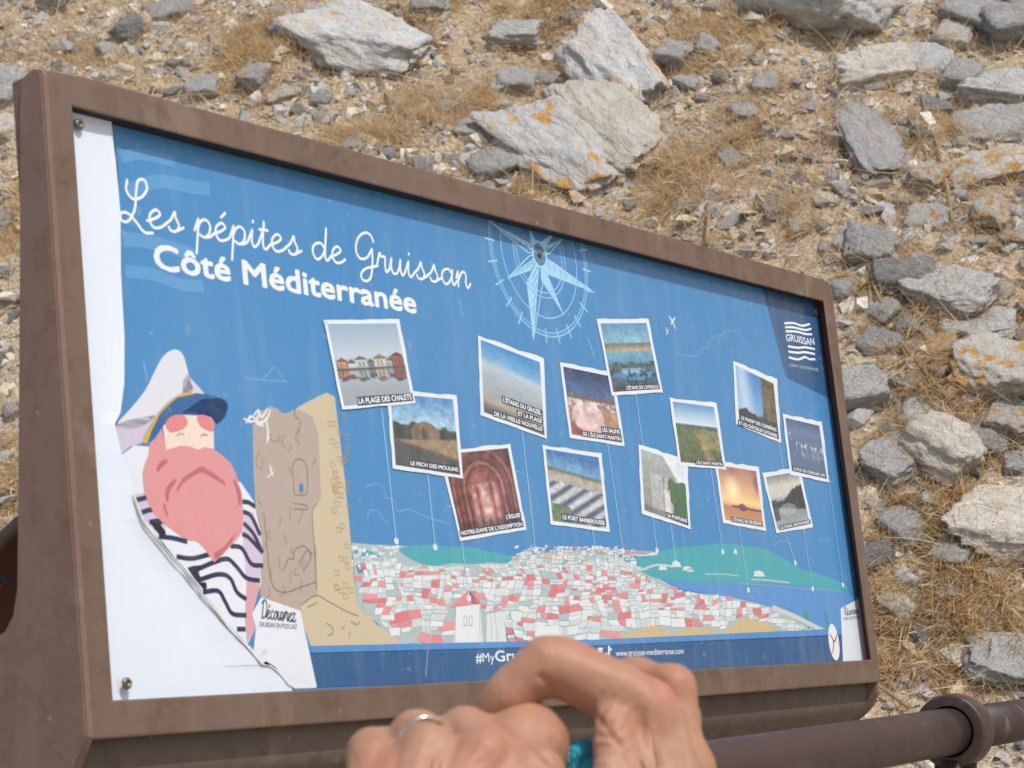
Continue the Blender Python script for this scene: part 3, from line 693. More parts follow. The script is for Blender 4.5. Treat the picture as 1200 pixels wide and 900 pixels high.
# curved trough under the frame
yb, zb0 = PX(560, 834)[1] + .012, PX(560, 834)[2]
trp = [(0.000, 0.004), (0.001, -.010), (.002, -.024), (.006, -.034), (.013, -.042), (.024, -.049), (.040, -.053), (.075, -.055), (.13, -.055)]
v = []; f = []
xs = np.linspace(XS + .004, XR - .010, 24)
for x in xs:
    for (a, b) in trp: v.append((x, yb + a, zb0 + b))
    for (a, b) in trp[::-1]: v.append((x, yb + a + (0.002 if a < .03 else 0), zb0 + b + 0.002))
m_ = len(trp) * 2
f = [(i * m_ + k, i * m_ + (k + 1) % m_, (i + 1) * m_ + (k + 1) % m_, (i + 1) * m_ + k) for i in range(23) for k in range(m_)]
o = link('trough', mesh_of('trough', v, f, True), M_trough, board)
# rear sheet, legs' foot
v, f = [], []
slab('rear_sheet', INS, .0295, .0320, M_plate, board)
def boxm(x0, x1, y0, y1, z0, z1):
    v = [(x, y, z) for x in (x0, x1) for y in (y0, y1) for z in (z0, z1)]
    return v, [(0, 1, 3, 2), (4, 6, 7, 5), (0, 4, 5, 1), (2, 3, 7, 6), (0, 2, 6, 4), (1, 5, 7, 3)]
# rusty tube and cable glimpsed behind the left plate
pa, za = at_depth(-60, 700, 1.60), None
cut = [PXp for PXp in ()]
def back_slab(pix, depth, th, name, mat):
    P = [toL(at_depth(x, y, depth)) for x, y in pix]; n = len(P); off = TOL @ (ray(0, 600)) * th
    v = P + [p + off for p in P]
    tr = tessellate_polygon([[Vector(p) for p in P]])
    f = [tuple(t) for t in tr] + [tuple(n + i for i in t[::-1]) for t in tr] + [(i, (i + 1) % n, n + (i + 1) % n, n + i) for i in range(n)]
    return link(name, mesh_of(name, v, f), mat, board)
back_slab([(-160,700),(-60,668),(0,641),(22,624),(60,640),(60,800),(-160,830)], 1.62, .05, 'rear_bracket', M_rust)
v, f = tube([toL(at_depth(x, y, 1.585)) for x, y in ((-150,672),(-60,662),(-10,672),(5,679),(20,688),(45,698))], .0028, 8)
link('cable', mesh_of('cable', v, f, True), M_cable, board)
v, f = tube([toL(at_depth(x, y, 1.60)) for x, y in ((-150,715),(-60,674),(0,636),(22,615),(40,600))], .0065, 10)
link('rear_rim', mesh_of('rear_rim', v, f, True), M_trough, board)

v, f = tube([toL(at_depth(10, 712, 1.66)), toL(at_depth(55, 716, 1.63)), np.array([XS + .10, PX(90, 720)[1] + .055, PX(90, 720)[2]])], .014, 10)
link('bracket_arm', mesh_of('bracket_arm', v, f, True), M_rust, board)

# ------------------------------------------------------------------ the printed film (flat print, laid as thin layers)
film = link('printed_film', None, None, board)
LAY = {}
def col_mesh(name, v, f, cols, mat=None, parent=None):
    me = mesh_of(name, v, f); me.color_attributes.new('Col', 'FLOAT_COLOR', 'CORNER')
    at = me.color_attributes['Col'].data; buf = np.empty((len(at), 4), np.float32); k = 0
    for q, c in zip(f, cols): buf[k:k + len(q)] = (*c, 1); k += len(q)
    at.foreach_set('color', buf.ravel()); return link(name, me, mat or M_ink, parent or film)
def dl(layer): return DP - layer * 0.00006
class Ink:                                       # collects polygons and strokes drawn in photograph pixels, one flat print each
    def __init__(s, layer): s.d = dl(layer); s.v, s.f, s.c = [], [], []
    def pts(s, P): return [ab(x, y, s.d) for x, y in P]
    def poly_ab(s, A, c):
        A = [p for i, p in enumerate(A) if np.linalg.norm(np.array(p) - np.array(A[i - 1])) > 1e-6]
        n = len(s.v); s.v += [Q(a, b, s.d) for a, b in A]
        for t in tessellate_polygon([[Vector((a, b, 0)) for a, b in A]]): s.f.append(tuple(n + i for i in t)); s.c.append(c)
    def poly(s, P, c, smooth=0):
        if smooth: P = catmull(P, smooth, True)
        s.poly_ab(s.pts(P), c)
    def stroke_ab(s, A, w, c, taper=False):
        A = np.array(A); k = len(A)
        if k < 2: return
        t = np.gradient(A, axis=0); t /= np.linalg.norm(t, axis=1)[:, None] + 1e-12; nrm = np.stack([-t[:, 1], t[:, 0]], 1)
        ww = np.full(k, w / 2) if np.isscalar(w) else np.array(w) / 2
        if taper: ww = ww * np.sin(np.linspace(.25, math.pi - .25, k)) ** .5
        n = len(s.v); s.u = getattr(s, 'u', 0) + 1; d0_ = s.d - (s.u % 5) * .000009
        for i in range(k):
            di = d0_ - .000030 * i / k; s.v.append(Q(*(A[i] - nrm[i] * ww[i]), di)); s.v.append(Q(*(A[i] + nrm[i] * ww[i]), di))
        for i in range(k - 1): s.f.append((n + 2 * i, n + 2 * i + 1, n + 2 * i + 3, n + 2 * i + 2)); s.c.append(c)
    def stroke(s, P, w, c, n=6, taper=False):    # w in metres on the board
        P = catmull(P, n) if len(P) > 2 and n > 1 else np.array(P, float)
        s.stroke_ab([ab(x, y, s.d) for x, y in P], w, c, taper)
    def disc(s, x, y, r, c, ry=None, n=20):
        a0 = ab(x, y, s.d); ry = ry or r
        s.poly_ab([a0 + np.array([r * math.cos(q), ry * math.sin(q)]) for q in np.linspace(0, 2 * math.pi, n, endpoint=False)], c)
    def put(s, name, parent=None): return col_mesh(name, s.v, s.f, s.c, None, parent)
# the film itself gets real thickness; its left side is torn away
SKY = lin(72, 137, 190)
TEAR = [(132,146),(132.5,160),(136,176),(139,205),(140,260),(143,330),(146,400),(145,452),(140,486),(134,500),(141,534),(150,556),(157,580),(167,608),(181,626),(192,638),(205,655),(217,668),(229,683),(240,699),(255,716),(267,732),(279,745),(291,757),(301,769),(307,777),(312,775),(322,781),(332,792),(337,800),(345,807)]
ink = Ink(0)
rightm = [(1022,775),(1000,600),(985,470),(971,352)]
A = ink.pts(TEAR) ; A = [(-.0 + A[0][0], -.012)] + A + [(A[-1][0], .4275)] + [(1.200, .4275), (1.200, -.012)]
ink.poly_ab(A, SKY); base = ink
n0 = len(A); v = [Q(a, b, dl(0)) for a, b in A] + [Q(a, b, dl(0) + .0008) for a, b in A]
tr = tessellate_polygon([[Vector((a, b, 0)) for a, b in A]])
f = [tuple(t) for t in tr] + [(i, (i + 1) % n0, n0 + (i + 1) % n0, n0 + i) for i in range(n0)]
cols = [SKY] * len(tr) + [lin(190, 186, 176)] * n0
bpy.data.objects.remove(film); film = col_mesh('printed_film', v, f, cols, M_ink, board)

# faint lighter waves behind the title, clouds, gulls
k = Ink(1); wv = lin(94, 154, 202)
for P, wd in (([(141,184),(165,181),(205,190)],.009),([(150,224),(185,213),(225,219),(246,222)],.011),([(144,281),(165,282),(200,290),(230,300)],.011),([(147,318),(180,322),(210,333),(238,336)],.010)):
    k.stroke(P, wd, wv)
k.put('pale_waves')
cl = lin(116, 164, 212)
for P in ([(286,443),(296,444),(312,446),(338,447)],[(308,444),(316,436),(322,430),(329,440),(333,446)],[(793,415),(806,417),(820,416),(822,409),(830,407),(831,400),(840,393),(850,396)],[(840,404),(845,392),(856,387),(866,391),(873,402),(880,416),(882,428)],
          [(427,572),(438,567),(448,570),(452,582)],[(450,583),(462,586),(466,599),(480,597),(500,606),(526,614)],[(430,606),(434,598),(443,600),(449,608),(456,613)],[(520,600),(524,594),(534,592)],[(960,640),(962,632),(972,634)],
          [(905,640),(915,634),(928,637)],[(600,560),(606,552),(612,556)]):
    k = Ink(1); k.stroke(P, .0011, cl); k.put('cloud_outline')
for P in ([(784,370),(788,377),(792,386)],[(786,380),(789,375),(791,372)],[(780,384),(783,391)],[(781,392),(783,386)]):
    k = Ink(1); k.stroke(P, .0022, lin(225, 235, 240), taper=True); k.put('gull')
for P in ([(168,424),(171,438),(172,447)],[(175,390),(179,391)],[(538,350),(542,372)],[(700,560),(704,574)]):
    k = Ink(1); k.stroke(P, .0018, lin(108, 168, 212)); k.put('scratch_mark')

# compass rose
k = Ink(1); cb = lin(164, 212, 240); cb2 = lin(138, 194, 232); c0 = ab(632.2, 298.2, k.d)
def arc(R_, a0, a1, w, c, n=50):
    P = [c0 + R_ * np.array([math.cos(q), math.sin(q)]) for q in np.linspace(a0, a1, n)]
    P = [p for p in P if p[1] > -.008]; k.stroke_ab(P, w, c) if len(P) > 2 else None
for R_, w in ((.0800,.0017),(.0765,.0014),(.0620,.0015),(.0425,.0015),(.0375,.0015)): arc(R_, -.35, math.pi + .35, w, cb2)
for q in np.linspace(-.2, math.pi + .3, 15):
    e = np.array([math.cos(q), math.sin(q)]); r0 = .072; r1 = .087
    A = [c0 + e * r0, c0 + e * r1]
    if min(A[0][1], A[1][1]) > -.006: k.stroke_ab(A, .0016, cb)
tips = [((625,398),(636,332),(617,331),1),((696.4,343),(650,309),(642,322),1),((659.5,367.5),(642,328),(634,328),0),((595,326.5),(620,300),(622,317),1),((572.7,259),(619,296),(624,287),1),((658.6,280.6),(644,297),(640,288),1),
        ((650,272),(638,286),(632,285),0),((621,270),(628,284),(622,288),0)]
for tip, l_, r_, big in tips:
    a, b, c = ab(*tip, k.d), ab(*l_, k.d), ab(*r_, k.d)
    k.poly_ab([c0, c, a], cb); k.stroke_ab([c0, b], .0012, cb); k.stroke_ab([b, a], .0014, cb); k.stroke_ab([a, c0], .0014, cb)
    for t in (np.linspace(.12, .8, 7) if big else ()):
        s0, s1 = c0 + (a - c0) * t, b + (a - b) * (t * .9); k.stroke_ab([s0, s0 + (s1 - s0) * .0 + (c - c0) * .55 * (1 - t)], .0007, SKY)
k.stroke([(688,395),(692,405),(697,420)], .0010, cb2)
k.put('compass_rose')
k = Ink(2); k.poly_ab([c0 + np.array([.0125 * math.cos(q), .0135 * math.sin(q)]) for q in np.linspace(0, 6.283, 24)], cb); k.poly_ab([c0 + np.array([.0100 * math.cos(q), .0112 * math.sin(q)]) for q in np.linspace(0, 6.283, 24)], lin(78, 130, 174)); k.put('compass_hub')

# ---- lettering
def letters(txt, p0, p1, h_m, col, layer, name, bold=0.0, parent=None, shear=0.0, fit=True, wave=None):
    cu = bpy.data.curves.new('t', 'FONT'); cu.body = txt; cu.size = 1; cu.resolution_u = 3; cu.fill_mode = 'FRONT'
    to = bpy.data.objects.new('t', cu); C.objects.link(to)
    me = bpy.data.meshes.new_from_object(to.evaluated_get(bpy.context.evaluated_depsgraph_get()))
    bpy.data.objects.remove(to); d = dl(layer)
    co = np.empty(len(me.vertices) * 3); me.vertices.foreach_get('co', co); co = co.reshape(-1, 3)
    lo, hi = co[:, 0].min(), co[:, 0].max(); a0, a1 = ab(*p0, d), ab(*p1, d); ex = a1 - a0; L = np.linalg.norm(ex); ex /= L; ey = np.array([ex[1], -ex[0]])
    X_ = (co[:, 0] - lo) / (hi - lo) * L; Y_ = co[:, 1] / 0.70 * h_m; X_ = X_ + Y_ * shear
    if wave is not None: Y_ = Y_ + wave(X_ / L) * h_m
    v, f = [], []; bo = bold * h_m * 1.15
    for j, (sx, sy) in enumerate([(0, 0)] if bold == 0 else [(-1, -.4), (1, .4), (-.6, .8), (.6, -.8), (0, 0)]):
        n_ = len(v); v += [Q(*(a0 + ex * (x + sx * bo) + ey * (y + sy * bo)), d - j * .000012) for x, y in zip(X_, Y_)]; f += [tuple(n_ + q for q in p.vertices) for p in me.polygons]
    return col_mesh(name, v, f, [col] * len(f), None, parent)
WHT = lin(232, 238, 242)
letters('Côté Méditerranée', (182,314.5), (488,367), .0192, WHT, 2, 'subtitle_lettering', 0.045)

GL = { # cursive alphabet: strokes, advance
 'e': ([[(0,.3),(.38,.5),(.66,.78),(.45,1.0),(.16,.72),(.14,.3),(.36,0),(.7,.08),(.95,.3)]], .93),
 's': ([[(0,.3),(.3,.62),(.5,1.08),(.56,.78),(.74,.35),(.58,.02),(.3,.02),(.2,.2)],[(.62,.05),(.98,.3)]], .96),
 'p': ([[(0,.3),(.18,.9),(.2,.98)],[(.2,.98),(.17,0),(.12,-.98)],[(.17,.35),(.3,.8),(.58,1.0),(.84,.75),(.8,.25),(.55,0),(.28,.1)],[(.6,0),(.85,.08),(1.06,.3)]], 1.04),
 'i': ([[(0,.3),(.24,.98)],[(.24,.98),(.22,.3),(.38,0),(.64,.3)],[(.27,1.42),(.29,1.50)]], .62),
 't': ([[(0,.3),(.28,1.2),(.3,1.6)],[(.3,1.6),(.24,.5),(.28,.1),(.44,0),(.68,.3)],[(.04,1.08),(.52,1.12)]], .66),
 'd': ([[(.84,.75),(.58,1.0),(.2,.82),(.1,.4),(.3,0),(.6,.12),(.84,.6),(.94,1.5),(.96,2.0)],[(.96,2.0),(.88,.4),(1.0,.02),(1.25,.3)]], 1.22),
 'a': ([[(.84,.75),(.58,1.0),(.2,.82),(.1,.4),(.3,0),(.6,.12),(.84,.6),(.88,1.0)],[(.88,1.0),(.84,.4),(.96,.02),(1.2,.3)]], 1.16),
 'u': ([[(0,.3),(.16,.98)],[(.16,.98),(.12,.4),(.3,0),(.6,.2),(.78,.98)],[(.78,.98),(.76,.35),(.9,0),(1.12,.3)]], 1.1),
 'n': ([[(0,.5),(.14,.98),(.16,.6),(.14,0)],[(.14,.35),(.4,.9),(.62,1.0),(.74,.75),(.72,.25),(.86,0),(1.08,.3)]], 1.04),
 'r': ([[(0,.3),(.2,1.12),(.3,.92),(.56,.94),(.56,.4),(.66,.02),(.9,.3)]], .86),
 'L': ([[(.1,2.3),(.06,1.75),(.4,1.35),(.85,1.55),(1.12,2.05),(.98,2.5),(.66,2.4),(.56,1.7),(.5,.8),(.2,.1),(-.15,.05),(-.2,.42),(.15,.5),(.6,.1),(1.0,-.35),(1.45,-.32)]], 1.15),
 'G': ([[(1.3,1.75),(1.1,2.15),(.7,2.2),(.25,1.75),(.12,1.0),(.4,.55),(.85,.7),(1.2,1.3)],[(1.2,1.3),(1.2,.3),(1.05,-.55),(.65,-.8),(.42,-.5),(.7,-.05),(1.55,.3)]], 1.5),
 ' ': ([], .62)}
def script(txt, p0, p1, xh, w, col, layer, name, parent=None, slant=.12):
    k = Ink(layer); pen = 0; S_ = []
    for ch in txt:
        acc = ch == 'é'; g, adv = GL['e' if acc else ch]
        for st in g: S_.append([(pen + x, y) for x, y in st])
        if acc: S_.append([(pen + .42, 1.32), (pen + .66, 1.62)])
        pen += adv
    a0, a1 = ab(*p0, k.d), ab(*p1, k.d); ex = a1 - a0; L = np.linalg.norm(ex); ex /= L; ey = np.array([ex[1], -ex[0]])
    for st in S_:
        P = catmull([(x, y) for x, y in st], 7) if len(st) > 2 else np.array(st, float)
        k.stroke_ab([a0 + ex * (x / pen * L + y * xh * slant) + ey * (y * xh) for x, y in P], w, col)
        for q in (P[0], P[-1]): k.poly_ab([a0 + ex * (q[0] / pen * L + q[1] * xh * slant) + ey * (q[1] * xh) + w / 2 * np.array([math.cos(t), math.sin(t)]) for t in np.linspace(0, 6.283, 8, endpoint=False)], col)
    return k.put(name, parent)
script('Les pépites de Gruissan', (146,260), (551,338), .0142, .0024, WHT, 3, 'title_lettering')

# ---- tower drawing
k = Ink(1); tan1, tan2, tln = lin(182, 164, 152), lin(202, 187, 156), lin(134, 116, 102)
k.poly([(296,502),(298,489),(306,482),(316,476),(325,479),(330,484),(337,484),(346,479),(358,472),(370,466),(382.5,460),(392.5,465),(394,480),(399,520),(404,560),(408,600),(411,633),(414,670),(420,713),(429,717),(436,724),(441,732),(447,735),(454,741),(462,747),(470,755),(365,760),(352,716),(306,701),(301,660),(300,605),(297,550)], tan1)
k2 = Ink(2)
k2.poly([(346,479),(358,472),(370,466),(382.5,460),(392.5,465),(394,480),(399,520),(404,560),(408,600),(411,633),(414,670),(420,713),(429,717),(436,724),(441,732),(447,735),(454,741),(462,747),(470,755),(365,760),(352,722),(353,709),(362,703),(372,697),(371,660),(368,633),(365,598),(372,590),(376,583),(375,555),(373,512),(367,490),(356,483)], tan2)
k.put('tower_drawing')
r0 = np.random.default_rng(5)
for P in ([(346,479),(345,487),(352,494),(349,510)],[(372,590),(366,600),(368,633),(371,690)],[(353,709),(370,698),(385,705),(405,716),(420,722)],[(309,600),(313,640),(316,672),(322,690),(335,694),(350,689),(370,682)],
          [(344,560),(343,545),(350,538),(359,545),(360,575),(355,580),(345,578),(344,560)],[(344,590),(358,592),(359,597),(345,596)],[(332,670),(338,655),(344,655),(345,645),(356,640),(366,650)],[(350,660),(360,645),(364,655),(356,668)],
          [(384,745),(390,742),(389,735),(382,730)],[(400,738),(404,734)],[(408,745),(411,741)],[(411,728),(418,732),(422,728)],[(360,712),(372,706)]): k2.stroke(P, .0009, tln)
for i in range(34):
    x, y = r0.uniform(302, 368), r0.uniform(500, 690); 
    if 340 < x < 362 and 535 < y < 585: continue
    k2.stroke([(x, y), (x + r0.uniform(-4, 4), y + r0.uniform(3, 8)), (x + r0.uniform(-6, 6), y + r0.uniform(8, 18))], .0008, lin(152, 134, 120))
for i in range(42):
    x, y = r0.uniform(384, 404), r0.uniform(480, 700); x += (y - 480) * .03
    k2.stroke([(x, y), (x + 5, y + 1), (x + 5.5, y + 6), (x + .5, y + 6), (x, y)], .0008, lin(168, 148, 116), n=1)
k2.poly([(350.5,569),(353.5,565),(355.5,569),(355.5,577),(350.5,577)], lin(84, 128, 172))
k2.put('tower_sunlit_side', None)
k = Ink(3)
for P in ([(285,490),(292,494),(298,493)],[(288,496),(294,488),(300,492)],[(297,487),(303,481),(306,489),(314,479)],[(296,493),(306,495),(313,490),(317,479)],[(312,492),(314,506),(313,520)],[(314,500),(315,516)],[(316,545),(318,553),(319,558)],[(317,552),(320,554)],[(303,484),(301,496),(310,499)],[(313,560),(317,556)]):
    k = Ink(3); k.stroke(P, .0024, lin(226, 226, 224), taper=True); k.put('scratch_mark')

# ---- town drawing
k = Ink(1); lite = lin(206, 214, 214)
k.poly([(412,636),(436,638),(479,640),(500,646),(553,660),(599,652),(636,648),(676,644),(700,648),(722,652),(755,668),(800,694),(838,697),(870,703),(905,712),(950,736),(965,743),(700,753),(500,757),(470,756),(447,735),(436,724),(420,713),(415,670)], lin(172, 188, 188))
k.poly([(764,676),(800,682),(860,683),(944,686),(992,691),(1010,715),(1015,744),(965,745),(950,736),(905,712),(870,703),(838,697),(800,690)], lin(90, 146, 204))
k.poly([(416,658.7),(437,665),(436,671),(420,673)], lin(94, 150, 208))
k.put('town_ground')
k = Ink(2); teal = lin(72, 166, 176)
k.poly([(468,643),(490,639),(513,638.7),(529,641),(548,641),(567,645),(599,652),(593,660),(574,659),(553,661),(530,660),(513,663),(495,661),(476,652)], teal, 3)
k.poly([(710,655),(732,652),(755,653),(779,644.5),(797,641),(815,640),(848,637),(875,640),(896,643),(920,655),(938,667),(962,673),(990.5,685),(992,692),(965,692.5),(944,686.5),(900,684),(860,683.5),(800,682),(764,676),(742,665)], teal, 2)
k.poly([(415,645),(426,643),(438,648),(446,652),(430,653),(416,651)], teal)
for x, y, a, b in ((598,743,.006,.010),(613,743,.008,.010),(512,751,.007,.005),(659,663,.007,.006),(822,704,.004,.005),(845,706,.004,.005),(947,727,.0035,.012),(969,727,.004,.013),(943,722,.003,.006)): k.disc(x, y, a, lin(58, 150, 158), b)
k.poly([(590,750),(598,722),(606,750)], lin(58, 150, 158))
k.put('green_island')
k = Ink(3); sand = lin(204, 182, 136)
k.poly([(628,650),(648,648.5),(668,650),(664,654),(640,654)], sand)
k.poly([(676,644),(700,642),(745,645),(768,646),(758,650),(730,651),(700,649)], lin(170, 160, 166))
k.poly([(728,751),(740,741),(750,740),(758,731),(770,733),(780,740),(795,741),(809,735),(822,738),(830,734),(840,740),(848,741),(860,731),(872,724),(882,724),(890,727),(900,731),(910,739),(922,744),(925,747)], sand, 2)
k.poly([(735,650.5),(752,647.5),(771,647),(770,650.5),(750,652)], lin(214, 220, 220)); 
for x, y, w_, h_ in ((777,665,10,6),(793,661,12,7),(806,666,12,5),(809,668,9,4),(890,672,14,7),(862,646,4,6)):
    k.poly([(x - w_/2, y + h_/2), (x - w_/2.4, y - h_/3), (x - w_/8, y - h_/2), (x + w_/4, y - h_/3), (x + w_/2, y + h_/2)], lin(216, 222, 220))
k.poly([(712,655),(728,656),(752,665),(752,669),(740,668),(722,660)], lin(196, 206, 208)); k.stroke([(752,668),(770,662),(790,664)], .0022, lin(196,206,208))
k.stroke([(826,673),(848,673),(866,675)], .0010, lin(190,204,204)); k.stroke([(880,679),(900,680),(925,683)], .0014, lin(190,204,204)); k.stroke([(860,684),(900,686),(940,690),(985,693)], .0016, lin(120,160,206))
k.stroke([(905,712),(930,722),(950,732),(970,742)], .006, lin(200, 204, 196)); k.put('sand_and_shore')
k = Ink(4); hw = [lin(214,220,220), lin(222,227,226), lin(204,212,212), lin(226,230,228)]; hr = [lin(226,136,138), lin(230,148,148), lin(214,122,126)]
def inside(x, y, P):
    r = False; j = len(P) - 1
    for i in range(len(P)):
        if (P[i][1] > y) != (P[j][1] > y) and x < (P[j][0] - P[i][0]) * (y - P[i][1]) / (P[j][1] - P[i][1]) + P[i][0]: r = not r
        j = i
    return r
TOWN = [(418,672),(440,664),(470,660),(500,664),(560,663),(600,658),(690,655),(740,668),(770,684),(810,694),(850,700),(885,708),(925,725),(950,738),(948,744),(925,743),(912,738),(895,728),(872,722),(860,728),(848,738),(830,732),(809,733),(795,738),(770,731),(758,728),(748,737),(735,742),(720,749),(475,755),(447,734),(436,722),(422,712)]
r0 = np.random.default_rng(21)
hl = lin(150, 166, 168)
def warp(x, y):
    p = np.array([[x * .035, y * .05, 1.0]]); q = np.array([[x * .11, y * .14, 4.0]])
    return x + 7 * vnoise(p)[0] + 2.5 * vnoise(q)[0], y + 4.5 * vnoise(p + 9)[0] + 1.6 * vnoise(q + 5)[0]
cells = []
def split(x0, y0, x1, y1):
    w_, h_ = x1 - x0, y1 - y0; t = (y0 + y1) / 2; t = min(max((t - 648) / 105, 0), 1); s_ = (4.6 + 8.0 * t) * (1.2 - .5 * (x0 - 410) / 550) * r0.uniform(.75, 1.6)
    if max(w_, h_ * 1.5) < s_ * 1.25: cells.append((x0, y0, x1, y1)); return
    if w_ > h_ * 1.5: m__ = x0 + w_ * r0.uniform(.38, .62); split(x0, y0, m__, y1); split(m__, y0, x1, y1)
    else: m__ = y0 + h_ * r0.uniform(.38, .62); split(x0, y0, x1, m__); split(x0, m__, x1, y1)
split(400, 636, 975, 768)
for (x0, y0, x1, y1) in cells:
    cx0, cy0 = (x0 + x1) / 2, (y0 + y1) / 2; c0x, c0y = warp(cx0, cy0)
    up = inside(c0x, c0y, TOWN); far_ = (not up) and 640 < c0y < 667 and 412 < c0x < 745 and not (466 < c0x < 604 and c0y < 664) and r0.random() < .7
    if not (up or far_) or (530 < c0x < 566 and c0y > 700) or (566 < c0x < 592 and c0y > 717): continue
    g = .32; P = [warp(a_, b_) for a_, b_ in ((x0 + g, y0 + g), (x1 - g, y0 + g), (x1 - g, y1 - g), (x0 + g, y1 - g))]
    P = [(a_ + r0.uniform(-.5, .5), b_ + r0.uniform(-.5, .5)) for a_, b_ in P]
    clus = vnoise(np.array([[cx0 * .045, cy0 * .09, 2.2]]))[0]; red = r0.random() < (.24 + .12 * clus if c0y > 668 else .07) and c0x < 915
    typ = r0.random(); wcol = hw[r0.integers(4)]
    if red: k.poly(P, hr[r0.integers(3)])
    elif typ < .3:
        m0 = ((P[0][0] + P[1][0]) / 2, (P[0][1] + P[1][1]) / 2); m1 = ((P[3][0] + P[2][0]) / 2, (P[3][1] + P[2][1]) / 2)
        k.poly([P[0], (m0[0] - .2, m0[1]), (m1[0] - .2, m1[1]), P[3]], wcol); k.poly([(m0[0] + .2, m0[1]), P[1], P[2], (m1[0] + .2, m1[1])], hw[2])
    elif typ < .38: k.poly(P, lin(176, 190, 190))
    else: k.poly(P, wcol)
k.put('town_houses')
k = Ink(5); k.poly([(534,710),(562,707),(566,754),(532,755)], lin(224,229,228)); k.poly([(528,711),(549,691),(563,703),(562,708),(545,710),(528,712)], hr[0]); k.poly([(549,691),(563,706),(560,708),(553,707)], hr[2])
for x in (545.5, 551.5): k.stroke([(x - 1.8, 733), (x - 1.8, 724), (x, 721), (x + 1.8, 724), (x + 1.8, 733), (x - 1.8, 733)], .0007, lin(130,140,160), n=1)
for x in (534, 562, 575): k.stroke([(x, 712), (x + (x - 549) * .05, 754)], .0006, lin(150,164,166))
k.poly([(570,720),(590,716),(594,754),(570,755)], lin(216,222,221)); k.stroke([(580,718),(583,754)], .0006, lin(150,164,166)); k.put('church_drawing')

# ---- footer band
k = Ink(6); k.poly([(363,757),(700,749.5),(1018,735),(1019,744),(700,757),(364,766)], lin(80, 140, 200)); k.poly_ab(k.pts([(362,765),(700,756),(1025,742)]) + [(1.200, .4275), ab(362, 806, k.d)], lin(46, 92, 138)); k.put('footer_band')
letters('#', (558,776.5), (565.5,776), .0080, WHT, 8, 'footer_hashtag', 0.02); letters('My', (566,776), (580,775.3), .0080, WHT, 8, 'footer_hashtag', 0.0); letters('Gruissan', (581,775.2), (640,772), .0092, WHT, 8, 'footer_hashtag_bold', 0.03)
letters('www.gruissan-mediterranee.com', (722,769), (801.5,766), .0058, WHT, 8, 'footer_address', 0.012)
k = Ink(8)
k.poly([(680,759),(690,758.6),(690.6,769),(680.6,769.4)], WHT); k.poly([(682,761),(688.4,760.7),(688.8,767),(682.6,767.3)], lin(46,92,138)); k.disc(685.3, 764, .0032, WHT)
k.poly([(664,762),(668,760),(668,762),(666.6,763),(668,763),(668,765),(666.6,765),(666.8,771),(664.6,771),(664.4,765),(663,765),(663,763)], WHT)
k.poly([(694,760),(697,762.5),(700,763.5),(700.3,760.5),(702.5,758.6),(705.2,759.2),(707.4,759.3),(706,761.2),(705.8,764.2),(704,768.2),(700.6,770.6),(696.5,770.8),(694.2,769.8),(697,768.8),(695.4,767.2),(696,766.6),(694.2,764.2),(695,763.8)], WHT)
k.poly([(712.5,756.8),(714.4,756.6),(715,759.2),(717,760.6),(717.1,762.6),(714.7,761.8),(714.8,767.2),(713.2,769.8),(710.6,770),(709.2,768),(709.8,765.4),(712,764.6),(712.1,766.6),(710.9,767.2),(711.4,768.3),(712.7,767.4)], WHT)
k.put('social_icons')
k = Ink(7); k.disc(977.3, 752.5, .0125, lin(232, 234, 234), .0205, 30); k.put('round_sticker')
k = Ink(9); 
for P in ([(973,744),(976,749),(977,757),(975,766)],[(981,742),(979,750),(976,752)],[(974,746),(972,742)]): k.stroke(P, .0022, lin(176, 72, 66), taper=True)
k.disc(983.5, 754, .0022, lin(170, 150, 150)); k.put('sticker_figure')

# ---- dark tab with the wave emblem
k = Ink(2); k.poly([(893,333),(899,357),(921,442),(968,465),(985,474),(978,420),(972,352),(966,330)], lin(52, 92, 134)); k.put('dark_tab')
k = Ink(4); E_ = lambda pts: [(840 + x / 6, 330 + y / 6) for x, y in pts]
for P in ([(475,293),(540,292),(600,310),(655,298)],[(480,321),(540,322),(620,340),(665,331)],[(484,349),(560,352),(620,368),(670,371)],[(500,455),(570,465),(620,462),(690,475)],[(503,492),(570,500),(620,496),(690,510)],[(505,532),(570,547),(620,531),(650,545),(692,546)]):
    k.stroke(E_(P), .0026, WHT)
k.put('wave_emblem')
letters('GRUISSAN', E_([(490,420)])[0], E_([(688,444)])[0], .0082, WHT, 4, 'emblem_lettering', 0.03, wave=lambda t: .12 * np.sin(t * 6.3))
letters("L'ESPRIT MÉDITERRANÉE", E_([(508,596)])[0], E_([(716,630)])[0], .0034, lin(190, 202, 214), 4, 'emblem_motto', 0.0)

# ---- sailor drawing (a plain bearded sailor in a cap)
k = Ink(2)
k.poly([(132,500),(150,492),(182,486),(172,512),(167,519),(152,524),(141,533)], lin(204, 194, 212))
k.poly([(137,497.5),(152,480),(170,457.5),(182.5,432.5),(192.5,416),(205,409.5),(214,415),(219,430),(222,445),(226,458),(205,470),(190,480),(178,492),(165,500),(150,503)], lin(222, 222, 228), 3)
k.poly([(222,442),(239,460),(238,464),(225,462),(213,462)], lin(214, 204, 220)); k.poly([(214,446),(221,437),(225,455),(214,462)], lin(204,194,212))
k.put('cap_crown')
k = Ink(3); k.poly([(190,494),(210,486),(250,488),(251,530),(195,530)], lin(238, 216, 198)); k.put('face')
k = Ink(4); k.poly([(172,521),(178,503),(187,486),(205,467),(224,461),(240,462),(255,465),(265,470),(267.5,477),(264,488),(255,497),(247,489),(236,486),(225,485),(210,486),(197,493),(186,506)], lin(46, 96, 148), 2)
k.poly([(213,484),(236,468),(255,466),(265,470),(267,477),(264,488),(255,497),(247,489),(232,485)], lin(44, 78, 136)); k.put('cap_visor')
